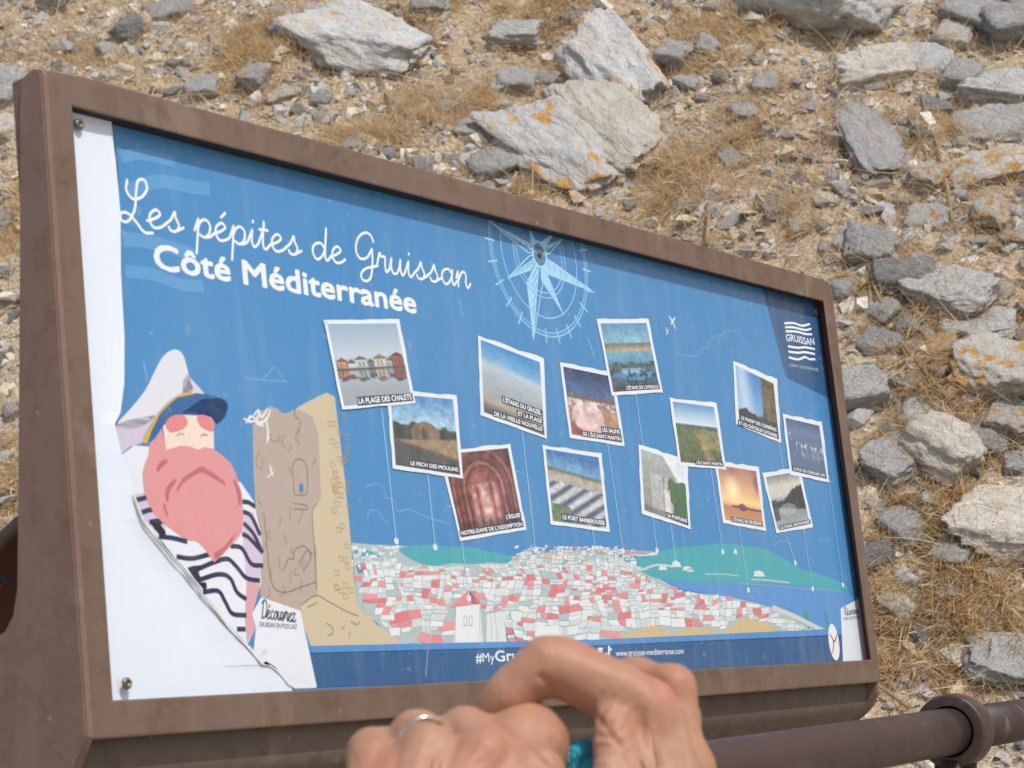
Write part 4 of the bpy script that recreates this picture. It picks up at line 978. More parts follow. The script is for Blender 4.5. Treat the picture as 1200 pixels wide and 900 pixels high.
k = Ink(5); k.poly([(166,519),(170,508),(175,500),(184,485),(195,472.5),(205,465),(215,460),(224,459),(227,462),(207.5,466),(196,476),(187.5,485),(177.5,505),(172.5,520)], lin(204, 170, 60)); k.put('cap_band')
k = Ink(2)
k.poly([(141,534),(157.5,522),(182,524),(190,540),(282,565),(297,587),(300,600),(305.6,624),(308,655),(305.6,685),(294,719),(300,735),(296,744),(290,755),(279,744),(267,731),(255,715),(240,698),(229,682),(217,667),(205,654),(192,637),(181,625),(167,607),(157,579),(150,555)], lin(226, 230, 236)); k.put('shirt')
k = Ink(3); k.poly([(284,600),(297,600),(305,624),(308,655),(304,684),(289,680),(285,640)], lin(208, 192, 212)); k.put('sleeve'); k = Ink(3); k.poly([(157,580),(174,576),(180,600),(195,618),(182,622),(167,607)], lin(208,192,212)); k.put('sleeve'); k = Ink(3)
k.poly([(289,680),(305,685),(296,719),(300,735),(296,744),(289.5,754),(287,724)], lin(214, 162, 170)); k.put('arm')
k = Ink(4); nv = lin(44, 50, 82); K_ = lambda pts: [(100 + x / 3.6, 580 + y / 3.6) for x, y in pts]
for P in ([(212,22),(245,14),(272,5)],[(235,75),(268,64),(300,60)],[(270,115),(300,110),(330,112)],[(310,175),(370,182),(430,197)],[(385,260),(450,268),(525,250)],[(470,315),(540,285),(600,270),(640,305),(680,350),(737,362)],[(475,360),(560,335),(610,350),(640,410),(680,440)],[(497,410),(560,405),(590,450),(620,500),(680,508)],[(640,566),(676,566)],
          [(665,70),(700,90),(738,170)],[(668,118),(710,165),(748,245)],[(612,215),(660,225),(700,290),(750,298)],[(660,28),(690,32),(716,50)],[(662,165),(690,180),(745,240)]): k.stroke(K_(P), .0036, nv)
k.put('shirt_stripes')
k = Ink(5); bd = lin(220, 148, 148)
k.poly([(175,520),(183,513),(189,502),(192,514),(195,527),(203,525),(212,522),(222,523),(232,527),(240,524),(250,526),(260,533),(270,542),(276,553),(279,565),(283,576),(284,587),(285,605),(283.5,624),(276,634),(269,641),(261,650),(251,659),(246,652),(239,642),(230.5,634),(219,633),(203,622),(190,612),(180,601),(173.6,588),(169,576),(167.5,565),(167,553),(170,543),(174,533)], bd); k.put('beard')
k = Ink(6); dk = lin(190, 104, 110)
k.poly([(207,572),(214,560),(225,553),(236,546),(250,554),(262,563),(266,570),(256,564),(246,558),(236,553),(226,558),(215,566),(208,577)], dk)
for P in ([(196,588),(197,574),(206,562)],[(184,552),(190,543),(196,540)],[(281,592),(280,578),(274,562)],[(196,605),(192,590)]): k.put('beard_shading'); k = Ink(6); k.stroke(P, .0040, dk, taper=True)
k.put('beard_shading'); k = Ink(6); k.poly([(252,656),(251,648),(262,641),(270,632),(277,624),(270,638),(260,650)], dk)
k.put('beard_shading'); k = Ink(6)
k.poly([(194,497),(199,489),(208,486),(216,487),(220,494),(217,501),(208,505),(199,506)], lin(224,132,134), 2); k.put('eyebrow'); k = Ink(6); k.poly([(231,488),(238,486),(247,490),(251,496),(250,505),(243,504),(234,498)], lin(224,132,134), 2)
k.stroke([(207,511),(211,508),(216,509)], .0009, lin(150,150,150)); k.stroke([(235,511),(239,509),(243,510)], .0009, lin(150,150,150)); k.put('eyebrow')
for P in ([(255,118),(300,122),(305,138),(318,150),(322,166),(312,182),(290,165),(270,140)],[(413,310),(440,302),(472,300),(460,330),(468,352),(466,372),(492,372),(495,390),(490,412),(440,352)]): k = Ink(7); k.poly([(a_ + 5, b_ - 1) for a_, b_ in K_(P)], lin(34, 34, 40)); k.put('torn_dark_gap')

# ---- white label tabs at the foot
k = Ink(7); k.poly([(306,700),(352,715.5),(361,757),(371,803),(371,806),(345,807),(337,800),(332,792),(322,781),(312,775),(307,777),(301,769),(297,763),(299,744),(300,735),(295,720)], lin(224, 229, 234)); k.put('white_tab')
k = Ink(7); k.poly([(985,713),(1007.5,701),(1014,735),(1022,777),(988,777)], lin(222, 228, 232)); k.put('white_tab')
GL.update({'D': ([[(.35,2.0),(.25,.1)],[(.0,1.7),(.5,2.1),(1.1,1.8),(1.3,1.0),(.9,.15),(.2,.0)],[(.9,.15),(1.4,.3)]], 1.35), 'c': ([[(.72,.85),(.5,1.0),(.18,.75),(.14,.3),(.36,0),(.66,.06),(.92,.3)]], .88),
 'o': ([[(.5,1.0),(.16,.75),(.14,.25),(.4,0),(.7,.25),(.72,.75),(.5,1.0),(.75,.85),(1.0,.9)]], .92), 'v': ([[(0,.9),(.16,.98),(.3,.1),(.4,0),(.7,.95),(.95,.85)]], .85), 'z': ([[(0,.8),(.2,1.0),(.7,.95),(.1,.05),(.5,.1),(.8,.02),(1.0,.3)]], .9),
 'R': ([[(.3,2.0),(.2,0)],[(0,1.7),(.5,2.1),(1.0,1.7),(.8,1.2),(.3,1.0),(.7,.5),(1.0,0),(1.3,.3)]], 1.25)})
script('Découvrez', (306,724), (346,729), .0066, .0011, lin(48, 54, 76), 9, 'tab_script')
letters('GRUISSAN EN PODCAST', (304,734), (348.5,737.5), .0036, lin(96, 104, 122), 9, 'tab_lettering', .01)
script('Réservez', (990,721), (1006.5,718.8), .0044, .0009, lin(48, 54, 76), 9, 'tab_script')
letters('VOS ACTIVITÉS', (988.5,727), (1008,725), .0034, lin(110, 116, 130), 9, 'tab_lettering', .01)

# ---- leader lines
k = Ink(7); lc = lin(156, 200, 232)
for a, b in (((447,479),(464.5,634)),((501,556),(510,641)),((541,634),(549.5,701)),((612,505),(627.5,644.5)),((712,520),(730,645.5)),((745,461),(770,645)),((694,620),(699.8,657)),((786,614),(791.8,659.5)),((833,550),(847,646.5)),((866,617),(877,691.5)),((918,618),(932,659.5)),((941,618),(952.4,690)),((971,562),(988,685.5)),((912,518),(920,560))):
    k = Ink(7); k.stroke([a, b], .0013, lc, n=1)
    if b[1] > 600: k.disc(*b, .0030, lin(214, 230, 238))
    k.put('leader_line')
k = Ink(7); k.stroke([(502,757),(500,778),(499,793)], .0013, lin(120, 156, 196)); k.put('scratch_mark')

# ---- the small pictures
def grid_pic(name, quad, fn, layer, nx=56, ny=74, parent=None):
    d = dl(layer); q = [ab(x, y, d) for x, y in quad]
    u, t = np.meshgrid(np.linspace(0, 1, nx + 1), np.linspace(0, 1, ny + 1)); u, t = u.ravel(), t.ravel()
    A = (1 - u)[:, None] * (1 - t)[:, None] * q[0] + u[:, None] * (1 - t)[:, None] * q[1] + u[:, None] * t[:, None] * q[2] + (1 - u)[:, None] * t[:, None] * q[3]
    O = Q(0, 0, d); eu = Q(1, 0, d) - O; ev = Q(0, 1, d) - O; v = O + A[:, :1] * eu + A[:, 1:] * ev
    i = (np.arange(ny)[:, None] * (nx + 1) + np.arange(nx)[None]).ravel(); f = np.stack([i, i + nx + 1, i + nx + 2, i + 1], 1)
    me = fast_mesh(name, v, f, False); rgb = fn(u, t); rgb = rgb * .86 + rgb.mean(1)[:, None] * .10 + 14; rgb = np.clip(rgb, 0, 255) / 255
    put_col(me, np.where(rgb < .04045, rgb / 12.92, ((rgb + .055) / 1.055) ** 2.4)); return link(name, me, M_ink, parent or film)
def n2(u, t, s, seed=0, st=1.0): return .55 * fbm(np.stack([u * s, t * s * st, u * 0 + seed * 7.7 + .5], 1), 4, .6)
def mixc(a, b, w): w = np.clip(w, 0, 1)[:, None]; return np.array(a, float) * (1 - w) + np.array(b, float) * w if np.ndim(a) == 1 or True else 0
def lay(c, col, w): w = np.clip(w, 0, 1)[:, None]; return c * (1 - w) + np.array(col, float) * w
def grad(t, *st):
    xs = [s_[0] for s_ in st]; return np.stack([np.interp(t, xs, [s_[1][i] for s_ in st]) for i in range(3)], 1)
def sm(a, b, x): x = np.clip((x - a) / (b - a), 0, 1); return x * x * (3 - 2 * x)
def f_chalets(u, t):
    def scene(u, t):
        c = grad(t, (0, (140,170,194)), (.4, (184,198,208)), (.54, (170,180,186)), (1, (150,160,168)))
        for cx_, w_, h_, cw, cr in ((.09,.075,.095,(196,140,104),(120,84,70)),(.22,.055,.080,(206,200,190),(96,88,88)),(.36,.085,.110,(176,190,196),(92,98,104)),(.50,.05,.075,(120,128,132),(80,76,78)),(.64,.085,.120,(206,196,166),(130,112,92)),(.78,.05,.085,(170,176,172),(98,84,80)),(.90,.085,.140,(158,84,74),(92,60,58))):
            top = .555 - h_; body = (np.abs(u - cx_) < w_) & (t > top) & (t < .56); roof = (t > top - .045 * (1 - np.abs(u - cx_) / (w_ * 1.15))) & (t <= top + .012) & (np.abs(u - cx_) < w_ * 1.15)
            c = lay(c, cw, body * 1.0); c = lay(c, (60,56,60), body * (np.abs(((u - cx_) / w_ * 1.5) % 1 - .5) < .14) * (t > top + .03) * (t < .53) * .8); c = lay(c, cr, roof * 1.0)
        return c
    c = scene(u, t); rt = 1.13 - t + .012 * np.sin(t * 90 + u * 20); r = scene(u, rt) * .80 + 12; c = np.where((t > .565)[:, None], r, c); c = lay(c, (64,54,54), np.exp(-((t - .565) / .018) ** 2) * .85)
    c = lay(c, (150,160,168), sm(.72, .86, t)); return c + 5 * n2(u, t, 20, 3, 3)[:, None]
def f_moulins(u, t):
    c = grad(t, (0, (74,136,196)), (.35, (150,190,214)), (1, (150,180,200)))
    hz = .40 + .08 * n2(u, t, 6, 1) + .04 * u; c = lay(c, (58,66,52), sm(hz - .02, hz + .02, t)); c = lay(c, (120,100,78), ((u - .5) ** 2 / .05 + (t - .52) ** 2 / .03 < 1) * 1.0)
    c = lay(c, (84,70,58), ((u - .48) ** 2 / .002 + (t - .56) ** 2 / .02 < 1) * .8); c = lay(c, (150,124,92), sm(.62, .66, t + .1 * u)); c = lay(c, (76,74,74), sm(.60, .66, t - .18 * u)); return c * (1 + .25 * n2(u, t, 14, 4))[:, None]
def f_eglise(u, t):
    c = grad(t, (0, (104,60,54)), (.6, (78,44,44)), (1, (56,36,38)))
    for r_, col_, wd in ((.46, (150,84,76), .018), (.38, (120,58,54), .03), (.30, (176,104,94), .018), (.22, (140,70,64), .03)):
        d = np.where(t < .48, np.abs(np.hypot(u - .5, (t - .48) * .9) - r_), np.abs(np.abs(u - .5) - r_)); c = lay(c, col_, sm(wd * 1.6, wd * .5, d) * .9)
    ins = np.where(t < .48, np.hypot(u - .5, (t - .48) * .9) < .2, np.abs(u - .5) < .2); c = lay(c, (150,78,74), ins * .9); c = lay(c, (224,176,166), ins * sm(.15, .02, np.abs(((u - .5) * 9) % 1 - .5) - .2) * (t > .4) * .55)
    c = lay(c, (230,190,178), sm(.07, .02, np.abs(u - .5)) * sm(.34, .5, t) * sm(.9, .75, t) * .8); c = lay(c, (60,36,34), sm(.80, .9, t) * .5); c = lay(c, (50,44,30), ((t < .25) & (np.abs(u - .5) > .42)) * .6); return c * (1 + .4 * n2(u, t, 15, 5))[:, None]
def f_grazel(u, t):
    s = t - .06 * u; c = grad(s, (0, (52,132,196)), (.22, (104,168,212)), (.3, (176,194,204)), (.5, (158,172,180)), (.72, (150,156,158)), (.8, (172,160,140)), (.9, (104,96,92)), (1, (70,66,70)))
    return c + (14 * n2(u, s, 7, 6, 4))[:, None] * np.array([1, 1, 1])
def f_salins(u, t):
    c = grad(t, (0, (42,58,98)), (.35, (72,104,150)), (.42, (110,88,84)), (.46, (160,128,112)), (1, (140,92,86)))
    pile = ((u - .38) ** 2 / .10 + (t - .72) ** 2 / .07 < 1.0 + .6 * n2(u, t, 7, 3)); c = lay(c, (226,196,190), pile * .85); c = lay(c, (222,212,204), (t > .45) * (t < .56) * (n2(u, t, 18, 8) > .0) * .8)
    c = lay(c, (184,140,104), (u > .68) * sm(.55, .6, t) * .8); c = lay(c, (150,70,72), sm(.84, .92, t - .1 * u) * .8); return c * (1 + .22 * n2(u, t, 12, 9))[:, None]
def f_ayrolle(u, t):
    c = grad(t, (0, (76,142,186)), (.28, (124,180,200)), (.31, (112,110,100)), (.40, (176,160,130)), (.44, (96,160,186)), (.58, (84,148,176)), (.62, (74,92,96)), (.75, (70,120,150)), (1, (66,66,70)))
    c = lay(c, (64,140,190), ((u - .55) ** 2 / .12 + (t - .77) ** 2 / .006 < 1) * .9); c = lay(c, (150,190,210), ((u - .5) ** 2 / .1 + (t - .71) ** 2 / .002 < 1) * .7); c = lay(c, (48,56,60), (t > .58) * (n2(u, t, 17, 2) > .12) * .8); return c * (1 + .2 * n2(u, t, 18, 7))[:, None]
def f_port(u, t):
    s = t - .10 * u; c = grad(s, (0, (50,112,178)), (.22, (110,160,200)), (.25, (84,104,96)), (.30, (176,160,140)), (.42, (170,164,158)), (1, (112,120,132)))
    st = np.sin(((t + .55 * u) * 34)); c = lay(c, (196,202,210), (s > .42) * (s < .92) * sm(.1, .6, st) * .9); c = lay(c, (56,76,110), (s > .42) * (s < .92) * sm(-.2, -.8, st) * .8)
    c = lay(c, (96,122,78), ((u < .35) & (s > .74)) * .9); return c * (1 + .28 * n2(u, t, 22, 7))[:, None]
def f_fontaine(u, t):
    c = grad(t, (0, (164,172,170)), (1, (136,138,132))); c = lay(c, (200,206,204), (u > .18) * (t > .35) * .5); c = lay(c, (222,230,236), (u - .5 > (t - .02) * .9 + .02) * (u > .45) * .9)
    fo = (u > .62 + .12 * n2(u, t, 6, 2)) & (t > .34 + .1 * n2(u, t, 9, 4)); c = lay(c, (66,104,62), fo * .95); c = lay(c, (120,122,118), (np.abs(u - .47) < .015) * (t > .35) * .8); c = lay(c, (120,122,118), (np.abs(t - .42) < .012) * (np.abs(u - .47) < .09) * .8)
    c = lay(c, (216,214,206), (np.abs(u - .55) < .07) * (t > .55) * (t < .95) * .8); c = lay(c, (92,92,88), (t > .9) * (u < .5) * .6); return c * (1 + .16 * n2(u, t, 16, 3))[:, None]
def f_ile(u, t):
    c = grad(t, (0, (84,140,198)), (.18, (150,190,220)), (.34, (206,220,230)), (.37, (70,90,96)), (.41, (84,108,70)), (.6, (96,112,70)), (1, (86,92,66)))
    c = lay(c, (156,130,88), (t > .45) * (np.abs(u - .45 - .55 * (t - .45)) < .05 + .22 * np.clip(u - .5, 0, 1)) * .8); c = lay(c, (176,150,108), (t > .42) * (u > .55) * (t < .75) * .5); return c * (1 + .25 * n2(u, t, 15, 6) * (t > .36))[:, None]
def f_sunset(u, t):
    c = grad(t, (0, (170,116,104)), (.3, (214,156,112)), (.5, (236,190,124)), (.62, (244,206,130)), (.7, (226,160,90)), (.74, (190,120,80)), (1, (206,140,78)))
    c = lay(c, (142,84,88), sm(-.1, .5, n2(u - t * .5, t, 5, 5, .6) + (u - .5) * .9) * sm(.6, .2, t)); c = lay(c, (250,232,170), sm(.3, 0, np.hypot(u - .3, (t - .42) * .8))); c = lay(c, (92,62,64), (np.abs(t - .715) < .02 + .05 * np.exp(-((u - .5) / .09) ** 2)) * (u > .22) * .9); return c
def f_canal(u, t):
    c = grad(t, (0, (110,126,136)), (.2, (206,200,176)), (.4, (190,192,184)), (.5, (120,130,132)), (1, (150,160,160))); edge = .50 - .24 * sm(.3, .85, u) + .05 * n2(u, t, 8, 2)
    c = lay(c, (44,52,48), sm(edge - .02, edge + .02, t) * sm(.62 + .12 * u, .56 + .12 * u, t)); c = lay(c, (52,58,56), (u < .16) * (t > .45) * (t < .85) * .8); c = lay(c, (178,188,188), ((u - .45) ** 2 / .06 + (t - .66) ** 2 / .012 < 1) * .5); return c * (1 + .1 * n2(u, t, 14, 2))[:, None]
def f_rocher(u, t):
    c = grad(t, (0, (52,122,196)), (.6, (96,158,212)), (1, (140,180,206))); c = lay(c, (200,220,232), sm(.35, .0, np.abs(u - .12 - t * .12)) * .75); c = lay(c, (112,92,66), (u > .64 + .03 * n2(u, t, 9, 1)) * .95); c = lay(c, (60,58,44), (u > .64) * (n2(u, t, 12, 3) > .08) * .6)
    hz = .76 + .10 * n2(u, t, 9, 2) - .05 * (u > .5); c = lay(c, (50,58,46), sm(hz - .02, hz + .02, t)); return c
def f_conilhac(u, t):
    c = grad(t, (0, (62,84,126)), (.2, (92,118,156)), (.45, (80,104,140)), (1, (76,106,142))); band = np.exp(-((t - .46 - .02 * u) / .05) ** 2)
    c = lay(c, (216,214,214), (n2(u * 1.4, t * .6, 20, 3) > .07) * band * (u > .22)); c = lay(c, (180,186,196), (n2(u * 1.6, t * .3, 20, 3) > .08) * np.exp(-((t - .62) / .08) ** 2) * .55 * (u > .2)); c = lay(c, (206,204,206), ((u - .08) ** 2 / .002 + (t - .36) ** 2 / .012 < 1) * (n2(u, t, 20, 1) > 0) * .8); return c
PICS = [
 ('chalets', [(379,375),(468,374),(487,472),(401,480)], f_chalets, [([(418,465),(483,460.5),(484.5,469.5),(419.5,475.5)], 'LA PLAGE DES CHALETS')], 17),
 ('eglise', [(514,528),(598,520),(617,621),(539,634)], f_eglise, [([(591,602.5),(610,599.5),(611.5,607),(592.5,610)], "L'ÉGLISE"), ([(538,621.5),(612.5,610),(614,617.5),(539.5,629)], "NOTRE-DAME DE L'ASSOMPTION")], 9),
 ('moulins', [(453,456),(535,463),(543,561),(460,549)], f_moulins, [([(479,538.5),(537.5,546),(538.5,554.5),(480,546)], 'LE PECH DES MOULINS')], 13),
 ('grazel', [(560,393),(637.5,420),(641,514.5),(563,486.5)], f_grazel, [([(588,463.5),(635.5,480.5),(636,488.5),(588.5,472)], "L'ÉTANG DU GRAZEL"), ([(605,480),(636,490),(636.5,498),(606,488)], 'ET LA PLAGE'), ([(577,480),(636.5,499.5),(637,507),(578,488)], 'DE LA VIEILLE NOUVELLE')], 9),
 ('salins', [(656,424.5),(719,436),(732,523),(667.5,513)], f_salins, [([(704,499.5),(727,502.5),(728,510),(705,507)], 'LES SALINS'), ([(681,504.5),(728.5,510.8),(729,518),(682,511.5)], "DE L'ÎLE SAINT-MARTIN")], 9),
 ('ayrolle', [(699,374),(760,373.5),(777,460),(717,463.5)], f_ayrolle, [([(731.5,451.5),(772.5,449.5),(773.5,456),(733,458)], "L'ÉTANG DE L'AYROLLE")], 12),
 ('port', [(635.5,521),(705,531),(714.5,623.5),(645,614.5)], f_port, [([(657.5,601.5),(709.5,609.5),(710.5,617),(658.5,609.5)], 'LE PORT BARBEROUSSE')], 9),
 ('fontaine', [(748,521),(805.5,538),(809.5,620.5),(752,602)], f_fontaine, [([(780.5,599.5),(806,608),(806.8,614.5),(781,606.5)], 'LA FONTAINE')], 9),
 ('sunset', [(837,540),(889,547),(898,622.5),(847.5,613)], f_sunset, [([(856.5,605),(893,611.5),(894,617),(857.5,611.5)], "L'ÉTANG DE GRUISSAN")], 9),
 ('ile', [(784.5,465.5),(839.5,472),(851,550.5),(795.5,545.5)], f_ile, [([(814,539),(847.5,541.5),(848.3,547),(815,544.5)], "L'ÎLE SAINT-MARTIN")], 12),
 ('canal', [(893,554),(937,547.5),(953,618),(910,625)], f_canal, [([(913,616),(949.3,608.5),(950.3,613.5),(914,621.5)], 'LE CANAL SAINTE-MARIE')], 9),
 ('conilhac', [(917,484.5),(963,494),(972,565.5),(925.5,556)], f_conilhac, [([(928,545.8),(968,555),(968.8,560.5),(929,551.5)], 'LE ROC DE CONILHAC LPO')], 12),
 ('rocher', [(859,423),(911,444.5),(915.5,519.5),(862.5,497)], f_rocher, [([(867,485.5),(911,501.5),(911.5,507.5),(867.5,492)], 'LE MASSIF DES CORBIÈRES'), ([(864.5,491.5),(911.8,508.8),(912.2,514.5),(865,498)], 'ET LES CHÂTEAUX CATHARES')], 9),
]
for nm, q, fn, caps, ly in PICS:
    q = [np.array(p, float) for p in q]; ctr = sum(q) / 4; r_ = np.random.default_rng(len(nm) * 7 + int(q[0][0]))
    P = []
    for i in range(4):
        a, b = q[i], q[(i + 1) % 4]
        for t in np.linspace(0, 1, 9)[:-1]:
            e = b - a; nr_ = np.array([e[1], -e[0]]) / np.linalg.norm(e); P.append(a + e * t + nr_ * (0 if t == 0 else r_.uniform(-.9, .7) * (1.3 if i == 0 else .6)))
    k = Ink(ly); k.poly(P, lin(226, 232, 236)); card = k.put('picture_card')
    qi = [p + (ctr - p) / np.abs(ctr - p).max() * s_ for p, s_ in zip(q, (5.0, 5.0, 4.2, 4.2))]
    grid_pic('picture', qi, fn, ly + 1)
    for ci, (bq, txt) in enumerate(caps):
        k = Ink(ly + 2); k.poly(bq, lin(52, 54, 64)); k.put('caption_strip')
        b = [np.array(p, float) for p in bq]; up0 = b[0] - b[3]; up1 = b[1] - b[2]; ex = (b[2] - b[3]) / np.linalg.norm(b[2] - b[3])
        A0, A3 = ab(*b[0], dl(ly)), ab(*b[3], dl(ly)); hm = np.linalg.norm(A0 - A3) * .62
        letters(txt, b[3] + up0 * .2 + ex * 1.5, b[2] + up1 * .2 - ex * 1.5, hm, WHT, ly + 3, 'caption_lettering', .05)

# ---- white sheet bent forward at the left, with its frayed edge
WS = .0050
def sheet(name, px, bulge):
    pass
EDGE = [(131,140),(131.5,150),(133,162),(137.5,190),(140.5,250),(143,320),(146,395),(144.5,450),(139,484),(133,497),(140,533),(149,556),(156,580),(166,609),(180,628),(190,640),(204,657),(216,670),(228,686),(239,701),(254,718),(266,734),(278,747),(290,759),(300,771),(307,779),(314,780),(322,785),(331,794),(337,802),(343,808)]
rows = len(EDGE); v = []; f = []; nc = 14
for i, (x, y) in enumerate(EDGE):
    e0 = ab(x, y, DP - WS)
    b_ = e0[1] if i else -.010
    if i == rows - 1: b_ = .4275
    for j in range(nc):
        t = j / (nc - 1); a_ = -.030 + (e0[0] + .030) * t
        lift = WS * (.55 + .45 * t) + .0016 * vnoise(np.array([[b_ * 9, a_ * 14, 2.0]]))[0] * t + .0022 * max(0, t - .8) / .2 * min(1, i / 12)
        wob = (.0006 * vnoise(np.array([[i * 2.7, 3.1, 0]]))[0] if t == 1 else 0)
        v.append(Q(a_ + wob * 2, b_, DP - lift))
n_ = len(v); v += [p + (TOL @ NW) * .0012 for p in v]
f = [(i * nc + j, i * nc + j + 1, (i + 1) * nc + j + 1, (i + 1) * nc + j) for i in range(rows - 1) for j in range(nc - 1)]
f += [tuple(n_ + q for q in g[::-1]) for g in f] + [(i * nc + nc - 1, n_ + i * nc + nc - 1, n_ + (i + 1) * nc + nc - 1, (i + 1) * nc + nc - 1) for i in range(rows - 1)]
ws = link('white_backing_sheet', mesh_of('white_backing_sheet', v, f, False), M_white, board)
# frayed rim along the tear
P = [Q(*ab(x, y, DP - WS - .003), DP - WS - .0028) for x, y in catmull(EDGE[12:], 3)]
rr = .00035 + .00055 * (vnoise(np.stack([np.arange(len(P)) * .7, np.zeros(len(P)), np.zeros(len(P))], 1)) * .5 + .5)
v, f = tube(P, rr, 6); link('torn_edge', mesh_of('torn_edge', v, f, True), M_edge, board)

# ---- screws
def screw(px, py, d, r=.0055):
    c = Q(*ab(px, py, d), d); nrm = -(TOL @ NW); v, f = [], []
    e1 = TOL @ UW; e2 = TOL @ VW; prof_ = [(1.0, 0), (1.0, .0010), (.85, .0020), (.45, .0027), (.40, .0014), (0.01, .0012)]; sg = 16
    for (rr, h) in prof_:
        for i in range(sg): q = 2 * math.pi * i / sg; v.append(c + (e1 * math.cos(q) + e2 * math.sin(q)) * r * rr + nrm * h)
    f = [(i * sg + k, i * sg + (k + 1) % sg, (i + 1) * sg + (k + 1) % sg, (i + 1) * sg + k) for i in range(len(prof_) - 1) for k in range(sg)] + [tuple((len(prof_) - 1) * sg + k for k in range(sg))]
    link('screw', mesh_of('screw', v, f, True), M_screw, board)
screw(92, 146, DP - .006, .0042); screw(957, 365, dl(5), .0062); screw(632, 297.5, dl(5), .0030); screw(148, 801, DP - .0075, .0042)
# bent scrap of film by the lower screw, bird droppings / paint flecks on the frame
k = Ink(12); k.poly([(147,812),(146,803),(151,795),(153,789),(156,792),(155,798),(151,802),(150,808)], lin(60, 62, 92)); k.put('film_scrap', board)

# ------------------------------------------------------------------ hand rail
RA = math.radians(31.5)
fwd = M @ np.array([0, 0, 1.0]); fwd[2] = 0; fwd /= np.linalg.norm(fwd); rgt = M @ np.array([1, 0, 0]); rgt[2] = 0; rgt /= np.linalg.norm(rgt)
RD = fwd * math.cos(RA) + rgt * math.sin(RA)
RP = at_depth(1090, 861, 2.03)                                   # a point on the axis
FL = 0.075                                                       # flange centre along the axis from RP
rail = empty('hand_rail', (RP[0], RP[1], 0)); tag(rail, 'dark brown round steel hand rail with a collar, running in front of the board', 'hand rail')
O0 = np.array([RP[0], RP[1], 0])
def rod(name, a, b, r, mat=M_pipe, seg=36, n=12):
    P = [RP - O0 + RD * (a + (b - a) * i / (n - 1)) for i in range(n)]; v, f = tube(P, r, seg)
    return link(name, mesh_of(name, v, f, True), mat, rail)
rod('rail_pipe', -1.62, FL - .004, .0240)
rod('rail_pipe', FL + .010, 3.2, .0232)
def lathe(prof_, a, name, mat):
    e1 = np.cross(RD, [0, 0, 1.0]); e1 /= np.linalg.norm(e1); e2 = np.cross(RD, e1); sg = 64; v, f = [], []; n = len(prof_)
    for (s_, r_) in prof_:
        for i in range(sg): q = 2 * math.pi * i / sg; v.append(RP - O0 + RD * (a + s_) + (e1 * math.cos(q) + e2 * math.sin(q)) * r_)
    f = [(i * sg + k, i * sg + (k + 1) % sg, ((i + 1) % n) * sg + (k + 1) % sg, ((i + 1) % n) * sg + k) for i in range(n) for k in range(sg)]
    return link(name, mesh_of(name, v, f, True), mat, rail)
lathe([(-.0185, .0258), (-.0192, .0264), (-.0192, .0270), (-.0192, .0350), (-.0190, .0360), (-.0184, .0370), (-.0174, .0376), (-.0160, .0380), (-.012, .0383), (.006, .0386), (.012, .0382), (.0165, .0355), (.0185, .0310), (.019, .0240), (.012, .0225), (-.010, .0262)], FL, 'collar', M_pipe)
for a_ in (FL, FL + 1.5, FL - 1.55):
    p = RP - O0 + RD * a_; v, f = tube([(p[0], p[1], .0), (p[0], p[1], .5), (p[0], p[1], p[2] - .030)], .0215, 28)
    link('post', mesh_of('post', v, f, True), M_pipe, rail)
    v, f = tube([(p[0], p[1], 0.0), (p[0], p[1], .010)], .055, 28); link('base_plate', mesh_of('base_plate', v, f, False), M_pipe, rail)

# ------------------------------------------------------------------ hands: one smooth skin grown round the bones
def surface_nets(Fd, o, h):
    nx, ny, nz = Fd.shape; s = Fd < 0
    c = [s[i:nx - 1 + i, j:ny - 1 + j, k:nz - 1 + k] for i in (0, 1) for j in (0, 1) for k in (0, 1)]
    tot = sum(q.astype(np.int8) for q in c); act = (tot > 0) & (tot < 8); idx = -np.ones(act.shape, int); I = np.argwhere(act); idx[act] = np.arange(len(I))
    acc = np.zeros((len(I), 3)); cnt_ = np.zeros(len(I))
    cor = [(i, j, k) for i in (0, 1) for j in (0, 1) for k in (0, 1)]
    for a in range(8):
        for b in range(a + 1, 8):
            ca, cb = np.array(cor[a]), np.array(cor[b])
            if np.abs(ca - cb).sum() != 1: continue
            fa = Fd[I[:, 0] + ca[0], I[:, 1] + ca[1], I[:, 2] + ca[2]]; fb = Fd[I[:, 0] + cb[0], I[:, 1] + cb[1], I[:, 2] + cb[2]]
            m_ = (fa < 0) != (fb < 0); t = np.where(m_, fa / (fa - fb + 1e-12), 0); acc += m_[:, None] * (ca + np.outer(t, cb - ca)); cnt_ += m_
    v = (I + acc / cnt_[:, None]) * h + o; fs = []
    for ax in range(3):
        u_, w_ = [(1, 2), (2, 0), (0, 1)][ax]; sl0 = [slice(1, -1)] * 3; a = [slice(0, None)] * 3
        sh = [0, 0, 0]; sh[ax] = 1
        A_ = s[:-1, :-1, :-1]; B_ = s[sh[0]:nx - 1 + sh[0], sh[1]:ny - 1 + sh[1], sh[2]:nz - 1 + sh[2]]
        e = np.argwhere(A_ != B_); e = e[(e[:, u_] > 0) & (e[:, w_] > 0)]
        du = np.zeros(3, int); du[u_] = 1; dw = np.zeros(3, int); dw[w_] = 1
        q = np.stack([idx[tuple((e - du - dw).T)], idx[tuple((e - dw).T)], idx[tuple(e.T)], idx[tuple((e - du).T)]], 1)
        flip = ~A_[tuple(e.T)]; q[flip] = q[flip][:, ::-1]; fs.append(q[(q >= 0).all(1)])
    return v, np.concatenate(fs)
def capsule(P, a, b, ra, rb):
    ab_ = b - a; t = np.clip(((P - a) @ ab_) / (ab_ @ ab_), 0, 1); return np.linalg.norm(P - a - t[:, None] * ab_, axis=1) - (ra + (rb - ra) * t)
